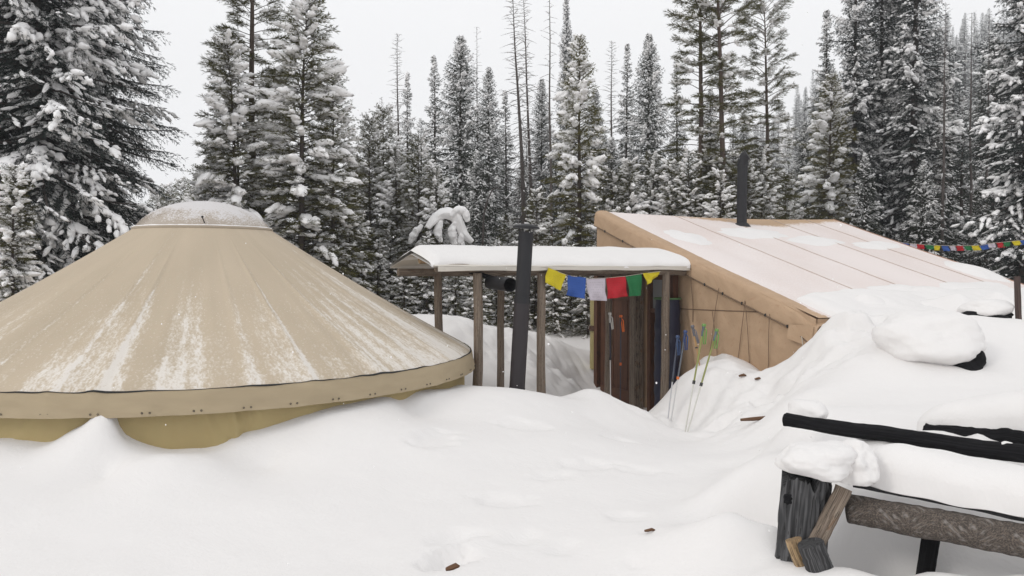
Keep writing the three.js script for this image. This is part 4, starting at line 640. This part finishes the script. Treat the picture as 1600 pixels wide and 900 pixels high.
const P_ = {
  nearSpruce: conifer({ ...spruceOpt, seed: 101, H: 12, r: 0.17, n: 560, L: 1.68, twigs: 22, blades: 4, step: 0.07, shape: f => Math.min(1, 0.06 + 1.2 * Math.pow(1 - f, 0.75)), load: 0.36, sh: 0.036, sw: 0.042, pl: 0.12, ph: 0.05, pw: 0.085, pillows: 3, lumps: 3, riseLow: -0.3, sag: 0.52, tip: 0.22, nl: 0.095 }),
  spruceA: conifer({ ...spruceOpt, seed: 211, H: 9, r: 0.11, n: 330, L: 1.5, load: 0.3 }),
  spruceB: conifer({ ...spruceOpt, seed: 307, H: 9, r: 0.1, n: 310, L: 1.25, load: 0.24, dust: 0.2, sag: 0.55 }),
  spruceD: conifer({ ...spruceOpt, seed: 353, H: 9, r: 0.1, n: 250, L: 1.35, load: 0.24, gap: 0.15, sag: 0.65, riseTop: 0.3, shape: f => (0.02 + 0.98 * Math.pow(1 - f, 0.8)) * (0.72 + 0.28 * Math.sin(f * 19 + 1) * Math.sin(f * 47)), bow: 0.12 }),
  spruceC: conifer({ ...spruceOpt, seed: 409, H: 11, r: 0.12, n: 380, L: 1.3, load: 0.38, shape: f => Math.min(1, 0.03 + 1.1 * Math.pow(1 - f, 0.75)) * (0.85 + 0.15 * Math.sin(f * 40)), riseLow: -0.35, sag: 0.4 }),
  pineA: conifer({ ...pineOpt, seed: 503, H: 5.5, r: 0.06, n: 165, L: 0.95 }),
  pineB: conifer({ ...pineOpt, seed: 601, H: 6.5, r: 0.07, n: 190, L: 1.0, load: 0.46, pl: 0.17, ph: 0.07, pw: 0.08, bow: 0.15, n: 230 }),
  pineC: conifer({ ...pineOpt, seed: 709, H: 4, r: 0.045, n: 130, L: 0.75, load: 0.4 }),
  pineDense: conifer({ ...pineOpt, seed: 743, H: 6.2, r: 0.08, n: 250, L: 1.05, load: 0.26, shape: cone(0.05, 0.7), pl: 0.14, ph: 0.065, pw: 0.09 }),
  lodgepole: conifer({ ...pineOpt, seed: 811, H: 11, r: 0.11, n: 190, L: 0.95, base: 0.16, load: 0.22, gap: 0.25, inner: 0.35, even: true, sag: 0.4, riseLow: -0.1, shape: f => 0.45 + 0.55 * Math.sin(Math.PI * (0.15 + 0.75 * f)) * (0.6 + 0.4 * Math.sin(f * 31)), pl: 0.11, ph: 0.05, pw: 0.07, hang: 0.4, nl: 0.12, nw: 0.01, tuftUp: 0.3, core: 0.5, twigL: 0.42, n: 240 }),
  lodgepoleB: conifer({ ...pineOpt, seed: 877, H: 11, r: 0.105, n: 160, L: 0.85, base: 0.2, load: 0.2, gap: 0.35, inner: 0.4, even: true, sag: 0.3, riseLow: 0, shape: f => 0.4 + 0.6 * Math.sin(Math.PI * (0.1 + 0.8 * f)) * (0.6 + 0.4 * Math.sin(f * 23 + 1)), pl: 0.11, ph: 0.05, pw: 0.07, hang: 0.4, nl: 0.12, nw: 0.01, tuftUp: 0.3, core: 0.5, twigL: 0.42, n: 220, bow: 0.25 }),
  snagA: conifer({ dead: true, seed: 907, H: 10, r: 0.09, n: 230, L: 0.75, base: 0.28, twigs: 4, load: 0.35, riseLow: -0.1, riseTop: 0.3, sag: 0.35, tip: 0, shape: cone(0.2, 0.6) }),
  snagB: conifer({ dead: true, seed: 953, H: 10, r: 0.055, n: 90, L: 0.5, base: 0.35, twigs: 2, load: 0.3, riseLow: -0.1, riseTop: 0.3, sag: 0.3, tip: 0, shape: cone(0.25, 0.7) }),
};
const needleMat = { nearSpruce: M.spruce, spruceA: M.spruceMid, spruceB: M.spruceMid, spruceD: M.spruceMid, spruceC: M.spruce, pineA: M.pine, pineB: M.pine, pineC: M.pine, pineDense: M.pineGold, lodgepole: M.pine, lodgepoleB: M.pine };
const trunkMat = { nearSpruce: M.trunkDark, spruceA: M.trunkDark, spruceB: M.trunkDark, spruceD: M.trunkDark, spruceC: M.trunkDark, pineA: M.trunkDark, pineB: M.trunkDark, pineC: M.trunkDark, pineDense: M.trunk, lodgepole: M.trunkRed, lodgepoleB: M.trunkRed, snagA: M.snagWood, snagB: M.snagWood };
const treeName = k => k.startsWith('spr') || k === 'nearSpruce' ? 'spruce_tree' : k.startsWith('snag') ? 'dead_tree' : 'pine_tree';
function tree(kind, px, d, top, wide, label, group, lean = 0, turn) {
  const P = P_[kind], x = (px - 800) / F * d, gy = ground(x, d), H0 = top === null ? 0 : typeof top === 'string' ? +top : at(px, top, d).y - gy;
  const o = thing(treeName(kind), label, 'tree', v3(x, gy - 0.15, -d), group), s = (H0 + 0.15) / P.H;
  o.scale.set(wide * s, s, wide * s); o.rotation.y = turn ?? (px * 1.7) % 6.28; o.rotation.z = lean; if (lean) o.rotation.order = 'ZYX';
  part('trunk', P.wood, trunkMat[kind], o);
  if (P.needles) part('crown', P.needles, needleMat[kind], o).userData.kind = 'stuff';
  if (P.snow) part('snow', P.snow, M.treeSnow, o).userData.kind = 'stuff';
  return o;
}
// left edge
tree('nearSpruce', 62, 12.6, '11.5', 1.0, 'huge dark spruce with snow patches filling the top left corner', null, 0, 0.4);
tree('nearSpruce', 130, 14.6, '12', 0.82, 'tall dark spruce behind the yurt roof, its edge against open sky', null, 0, 2.6);
tree('nearSpruce', -75, 13.4, '13', 1.0, 'dark spruce cut off by the left edge of the photo', null, 0, 4.1);
tree('pineB', 18, 10.9, 262, 1.15, 'short snow laden conifer at lower left beside the yurt', null, 0, 1);
tree('spruceA', 118, 13.2, 300, 1.3, 'small spruce tucked under the huge spruce behind yurt', null, 0, 2);
const domeTrees = [[262, 292, 30], [284, 284, 34], [304, 298, 30], [318, 262, 22], [246, 300, 26]];
for (const [px, top, d] of domeTrees) tree('pineC', px, d, top, 1.2, fromLeft(domeTrees, px) + ' of the small distant conifers above the yurt dome', 'distant conifers above the yurt dome');
// group behind the right side of the yurt
tree('lodgepole', 396, 15.2, '9', 1.0, 'tall pine with thick dark trunk running out of frame behind yurt', null, 0, 0.2);
tree('pineB', 372, 14.2, 70, 1.2, 'bushy snow laden pine directly behind the yurt dome', null, 0, 3.6);
tree('pineB', 340, 15.6, 205, 1.0, 'shorter pine at left flank of the pine group behind dome', null, 0, 1.9);
tree('pineB', 466, 14.4, -8, 1.2, 'tall pine with heavy drooping snow boughs, top at frame edge', null, -0.01, 5.9);
tree('pineA', 522, 14.8, 122, 1.05, 'slim pine with snow pillows right of the drooping pine');
tree('pineDense', 430, 16.5, 110, 1.2, 'shaded pine between the two tallest behind the yurt');
tree('pineC', 490, 15.5, 260, 1.2, 'low bushy pine over the right shoulder of the yurt roof'); tree('pineC', 545, 15.6, 285, 1.2, 'low snowy pine just right of the slim pine');
tree('snagB', 374, 15.6, -30, 1.0, 'thin bare dead trunk beside the thick pine trunk');
// young pines left of centre
for (const [px, d, top, k, lab] of [[578, 17.2, 186, 'pineA', 'young pine with bare leader, leftmost of the young pines'], [600, 17.8, 172, 'pineA', 'tallest young pine left of the walkway roof'], [622, 16.8, 232, 'pineB', 'young pine loaded with round snow clumps left of walkway'], [655, 16.6, 216, 'pineA', 'young yellowish pine above the left end of the walkway'], [685, 16.2, 262, 'pineB', 'young pine bowed under snow above the walkway roof'], [560, 18.4, 250, 'pineB', 'stubby young pine at the edge of the yurt roof'], [640, 17.8, 300, 'pineC', 'short young pine low behind the walkway end']]) tree(k, px, d, top, 1.05, lab);
const youngPines = [[590, 15.6, 380, 'pineC'], [632, 15.2, 400, 'pineC'], [668, 15.4, 372, 'pineC'], [712, 15.4, 385, 'pineC'], [748, 15.2, 402, 'pineC'], [776, 16, 380, 'pineA'], [806, 15.4, 408, 'pineC'], [836, 15.8, 385, 'pineC'], [866, 15.2, 402, 'pineC'], [892, 15.8, 385, 'pineA'], [918, 15.2, 412, 'pineC'], [935, 16.4, 380, 'pineC'], [726, 17.5, 360, 'pineA'], [846, 17.5, 350, 'pineA'], [610, 16.5, 350, 'pineA'], [690, 17, 340, 'pineA'], [795, 18, 340, 'pineA'], [575, 17.4, 330, 'pineA']];
for (const [px, d, top, k] of youngPines) tree(k, px, d, top, 1.35, fromLeft(youngPines, px) + ' of the young snowy pines behind the walkway posts', 'young pines behind the walkway');
// centre spruces
for (const [px, d, top, k, w, lab] of [[636, 26, 112, 'spruceD', 0.8, 'narrow spruce under the left bare snag'], [682, 25, 88, 'spruceD', 0.95, 'dark spruce left of the tallest central spruce'], [720, 24, 57, 'spruceA', 1.0, 'tallest dark pointed spruce left of centre'], [764, 29, 106, 'spruceB', 0.95, 'grey spruce between central spruce and leaning snag'], [792, 30, 142, 'spruceD', 1.0, 'frosted spruce behind the leaning dead trunk'], [846, 31, 124, 'spruceB', 0.9, 'grey spruce just right of the leaning dead trunk'], [884, 27, -6, 'spruceC', 0.62, 'very tall narrow dark spruce behind the yellowish pine'], [818, 24, 250, 'spruceA', 1.1, 'short spruce behind the yurt stovepipe cap'], [745, 22, 235, 'spruceA', 1.05, 'low spruce with drooping snow left of leaning snag'], [930, 29, 140, 'spruceB', 1.0, 'grey spruce right of the yellowish pine'], [978, 27, 70, 'spruceD', 0.85, 'slim spruce beside the grey snag right of centre'], [1012, 25, 54, 'spruceA', 0.85, 'pointed spruce above the tent gable peak'], [1058, 28, 90, 'spruceD', 0.8, 'slim dark spruce left of the tall pine trunks'], [1108, 29, 140, 'spruceB', 0.9, 'spruce partly hidden between the tall pine trunks'], [1160, 30, 175, 'spruceB', 0.9, 'short spruce behind the tent stovepipe'], [955, 23, 215, 'spruceA', 1.1, 'low snowy spruce behind the tent peak']]) tree(k, px, d, top, w, lab);
tree('pineDense', 905, 17.2, 58, 0.92, 'yellowish green pine with heavy snow clumps at centre');
tree('pineC', 838, 16.4, 300, 1.1, 'small pine left foot of the yellowish central pine'); tree('pineC', 955, 17.2, 270, 1.2, 'small snowy pine right foot of the yellowish central pine');
// snags
for (const [px, d, top, k, lean, w, lab] of [[626, 25, 52, 'snagA', 0.01, 0.9, 'bare grey snag with fine branches left of centre'], [746, 26, 42, 'snagB', 0.0, 1, 'thin bare pole snag above the central spruce'], [829, 19, -20, 'snagA', 0.055, 1.1, 'tall bare dead trunk leaning left with many dead branches'], [838, 20, -25, 'snagA', 0.04, 0.8, 'second thinner leaning dead trunk behind the first'], [862, 23, -60, 'snagB', 0.01, 1, 'straight bare dead pole left of the very tall spruce'], [955, 25, 64, 'snagA', 0, 0.9, 'grey dead tree with fine branches left of slim spruce'], [598, 21, 152, 'snagA', 0, 0.7, 'small bare snag poking above the young pines'], [561, 22, 180, 'snagB', 0.05, 0.8, 'tiny tilted dead stem above the yurt roof edge'], [1540, 22, 22, 'snagB', 0, 1.2, 'bare dead trunk near the right edge, right of two'], [1516, 23, 20, 'snagB', 0.01, 1.2, 'bare dead trunk near the right edge, left of two'], [1472, 20, 4, 'snagA', 0, 0.7, 'dead topped trunk rising over the small prayer flags']]) tree(k, px, d, top, w, lab, null, lean);
// tall pines behind the tent
tree('lodgepole', 1093, 17.5, '9.2', 0.95, 'tall bare stemmed pine, left of three behind the tent', null, 0, 2.2);
tree('lodgepoleB', 1138, 17, '9.6', 0.9, 'tall bare stemmed pine, middle of three behind the tent', null, 0.025, 2.9);
tree('lodgepole', 1208, 18.5, -25, 1.0, 'tall pine with tufted crown, right of three behind tent', null, 0.035, 4.4);
const ridgePines = [[1050, 17, 255, 'pineB'], [1075, 16.8, 240, 'pineA'], [1108, 17.5, 225, 'pineA'], [1128, 16.5, 270, 'pineB'], [1165, 17.5, 255, 'pineA'], [1190, 17.8, 235, 'pineA'], [1020, 17.4, 245, 'pineA'], [985, 17.2, 255, 'pineB'], [1225, 20, 275, 'pineC'], [1145, 18, 240, 'pineC']];
for (const [px, d, top, k] of ridgePines) tree(k, px, d, top, 1.15, fromLeft(ridgePines, px) + ' of the short snowy pines above the tent ridge', 'short pines behind the tent ridge');
// right group
for (const [px, d, top, k, w, lab] of [[1288, 24, 18, 'spruceD', 1.0, 'pointed spruce at left of the dark right hand stand'], [1296, 20.5, 118, 'pineDense', 1.1, 'yellowish snowy pine before the right hand spruces'], [1332, 22, '11', 'spruceC', 0.9, 'tall dark spruce above the right part of tent roof'], [1374, 22.5, '12', 'spruceC', 0.85, 'tall snowy spruce, second from left in right stand'], [1424, 21.5, '12.5', 'spruceC', 0.95, 'tall spruce with dark trunk left of the dead topped trunk'], [1395, 25, '11', 'spruceC', 0.9, 'dim spruce filling the gap in right stand'], [1470, 21, 95, 'spruceD', 1.0, 'spruce with dead top over the small prayer flags'], [1350, 19.5, 240, 'spruceA', 1.0, 'low snowy spruce above the far tent corner'], [1440, 19, 250, 'spruceA', 1.1, 'low spruce right behind the small prayer flags'], [1502, 24, 150, 'spruceD', 1.2, 'shaded spruce behind the two bare dead trunks'], [1550, 27, 60, 'spruceB', 1.2, 'hazy spruce left of the right edge spruce'], [1530, 20, 270, 'spruceB', 1.1, 'low dark spruce below the two bare dead trunks'], [1600, 17, '11', 'spruceC', 1.0, 'big dark spruce cut by the right edge of photo'], [1255, 27, 190, 'spruceB', 0.9, 'slim grey spruce left of the right hand stand'], [1680, 16.5, '11', 'spruceC', 1.0, 'dark spruce almost wholly beyond the right edge']]) tree(k, px, d, top, w, lab);
// dim wood behind: reads as one mass
{
  const vc = (g, c) => { const n = g.attributes.position.count, a = new Float32Array(n * 3); for (let i = 0; i < n; i++) a.set(c, i * 3); g.setAttribute('color', new THREE.BufferAttribute(a, 3)); return g; };
  const mk = (seed, L) => { const q = conifer({ ...spruceOpt, seed, H: 10, r: 0.12, n: 130, L, twigs: 8, blades: 2, step: 0.16, nl: 0.17, nw: 0.026, load: 0.4, fine: false, pillows: 2, pl: 0.2, ph: 0.06, pw: 0.13 }); return mergeGeometries([vc(q.wood, [0.04, 0.035, 0.033]), vc(q.needles, [0.032, 0.04, 0.036]), vc(q.snow, [0.87, 0.87, 0.87])]); };
  const gs = [mk(1201, 1.25), mk(1307, 1.0)], R = rng(77), m = new THREE.Matrix4(), lists = [[], []], mat = std([1, 1, 1], 0.9); mat.vertexColors = true;
  const put = (x, d, h, w) => { const s = h / 10, q = new THREE.Quaternion().setFromAxisAngle(v3(0, 1, 0), R() * 6.28); lists[R() < 0.5 ? 0 : 1].push(new THREE.Matrix4().compose(v3(x, ground(x, d) - 0.2, -d), q, v3(s * w, s, s * w))); };
  for (let i = 0; i < 260; i++) { const px = 520 + R() * 1180, d = 33 + R() * 25; let h = 5 + R() * 3; if (px < 640) h *= 0.75; if (px > 1215 && px < 1262) h *= 0.55; if (px > 1280) h += 4; put((px - 800) / F * d, d, h, 0.9 + R() * 0.4); }
  for (let i = 0; i < 60; i++) { const px = -150 + R() * 660, d = 34 + R() * 20; put((px - 800) / F * d, d, 3 + R() * 1.6, 1.1); }
  for (let i = 0; i < 700; i++) { const d = 60 + R() * 62, px = 1090 + R() * 640, x = (px - 800) / F * d; if (d > 80 && Math.abs(px - 1232) < 14 && d < 112 && R() < 0.8) continue; put(x, d, 6 + R() * 5, 0.9 + R() * 0.3); }
  lists.forEach((l, i) => { const im = new THREE.InstancedMesh(gs[i], mat, l.length); l.forEach((a, j) => im.setMatrixAt(j, a)); im.name = numbered('distant_forest'); im.castShadow = im.receiveShadow = true; scene.add(im); tag(im, i ? 'hazy slim conifers massed in the far wood' : 'hazy broad conifers massed in the far wood', 'forest', null, 'stuff'); });
}
// snow heaps on the bough ends above the walkway, and the bent bare sapling
{
  const c = at(705, 345, 15.6), o = thing('snow_heap_bough', 'bough weighed down by large round snow heaps above the walkway', 'snowy bough', c);
  for (const [r, sd, pts] of [[0.15, 1, [[668, 356], [680, 340], [694, 333], [708, 336], [718, 350], [724, 366], [738, 378]]], [0.12, 2, [[704, 338], [716, 328], [726, 332], [731, 346]]], [0.11, 3, [[690, 344], [684, 362], [690, 378]]], [0.12, 4, [[712, 346], [706, 364], [712, 384]]], [0.1, 5, [[660, 352], [648, 364], [640, 380]]], [0.1, 6, [[724, 362], [720, 378], [726, 388]]]]) {
    const cv = new THREE.CatmullRomCurve3(pts.map(([x, y], q) => at(x, y, 15.7 + 0.05 * q + 0.04 * sd))), k = new Acc();
    k.tube(cv.getPoints(40), (t, th) => 0.72 * r * Math.pow(Math.sin(Math.PI * (0.06 + 0.88 * t)), 0.45) * (1 + 0.45 * nz(t * 4.5 + sd * 3, Math.cos(th) * 0.7, Math.sin(th) * 0.7) + 0.16 * nz(t * 14, Math.cos(th) * 2.2, Math.sin(th) * 2.2 + sd)), 22); part('snow', local(k.geo(), o), M.treeSnow, o);
  }
  const b = new Acc(); b.tube([at(640, 420, 16.3), at(660, 352, 16.2), at(695, 340, 16.1), at(722, 362, 16.1)], 0.03, 8); part('branch', local(b.geo(), o), M.trunkDark, o);
  const b2 = new Acc(); b2.tube([at(645, 500, 16.2), at(642, 450, 16.2), at(640, 420, 16.2)], 0.04, 8); part('stem', local(b2.geo(), o), M.trunkDark, o);
}
{
  const o = thing('bent_sapling', 'pale bare sapling bent into a hook behind the walkway roof', 'sapling', at(755, 400, 19)), k = new Acc();
  k.tube([at(753, 420, 19), at(756, 335, 19), at(762, 312, 19), at(769, 297, 19), at(776, 292, 19), at(783, 297, 19)], t => 0.022 * (1.1 - 0.6 * t), 7); part('stem', local(k.geo(), o), M.snagWood, o);
}
{ // falling flakes
  const R = rng(4242), im = new THREE.InstancedMesh(new THREE.OctahedronGeometry(1, 1), M.treeSnow, 420), q = new THREE.Quaternion();
  for (let i = 0; i < 420; i++) { const d = 3.5 + R() * 11, a = (R() - 0.5) * 1.3, x = a * d, y = EYE + (R() - 0.5) * 0.8 * d; const s = 0.003 + 0.003 * R(); im.setMatrixAt(i, new THREE.Matrix4().compose(v3(x, Math.max(y, ground(x, d) + 0.05), -d), q, v3(s * 0.8, s, s * 0.8))); }
  im.name = 'snowflakes'; scene.add(im); tag(im, 'scattered white snowflakes falling through the air', 'snowflakes', null, 'stuff');
}
//TREES-END
renderer.render(scene, camera);
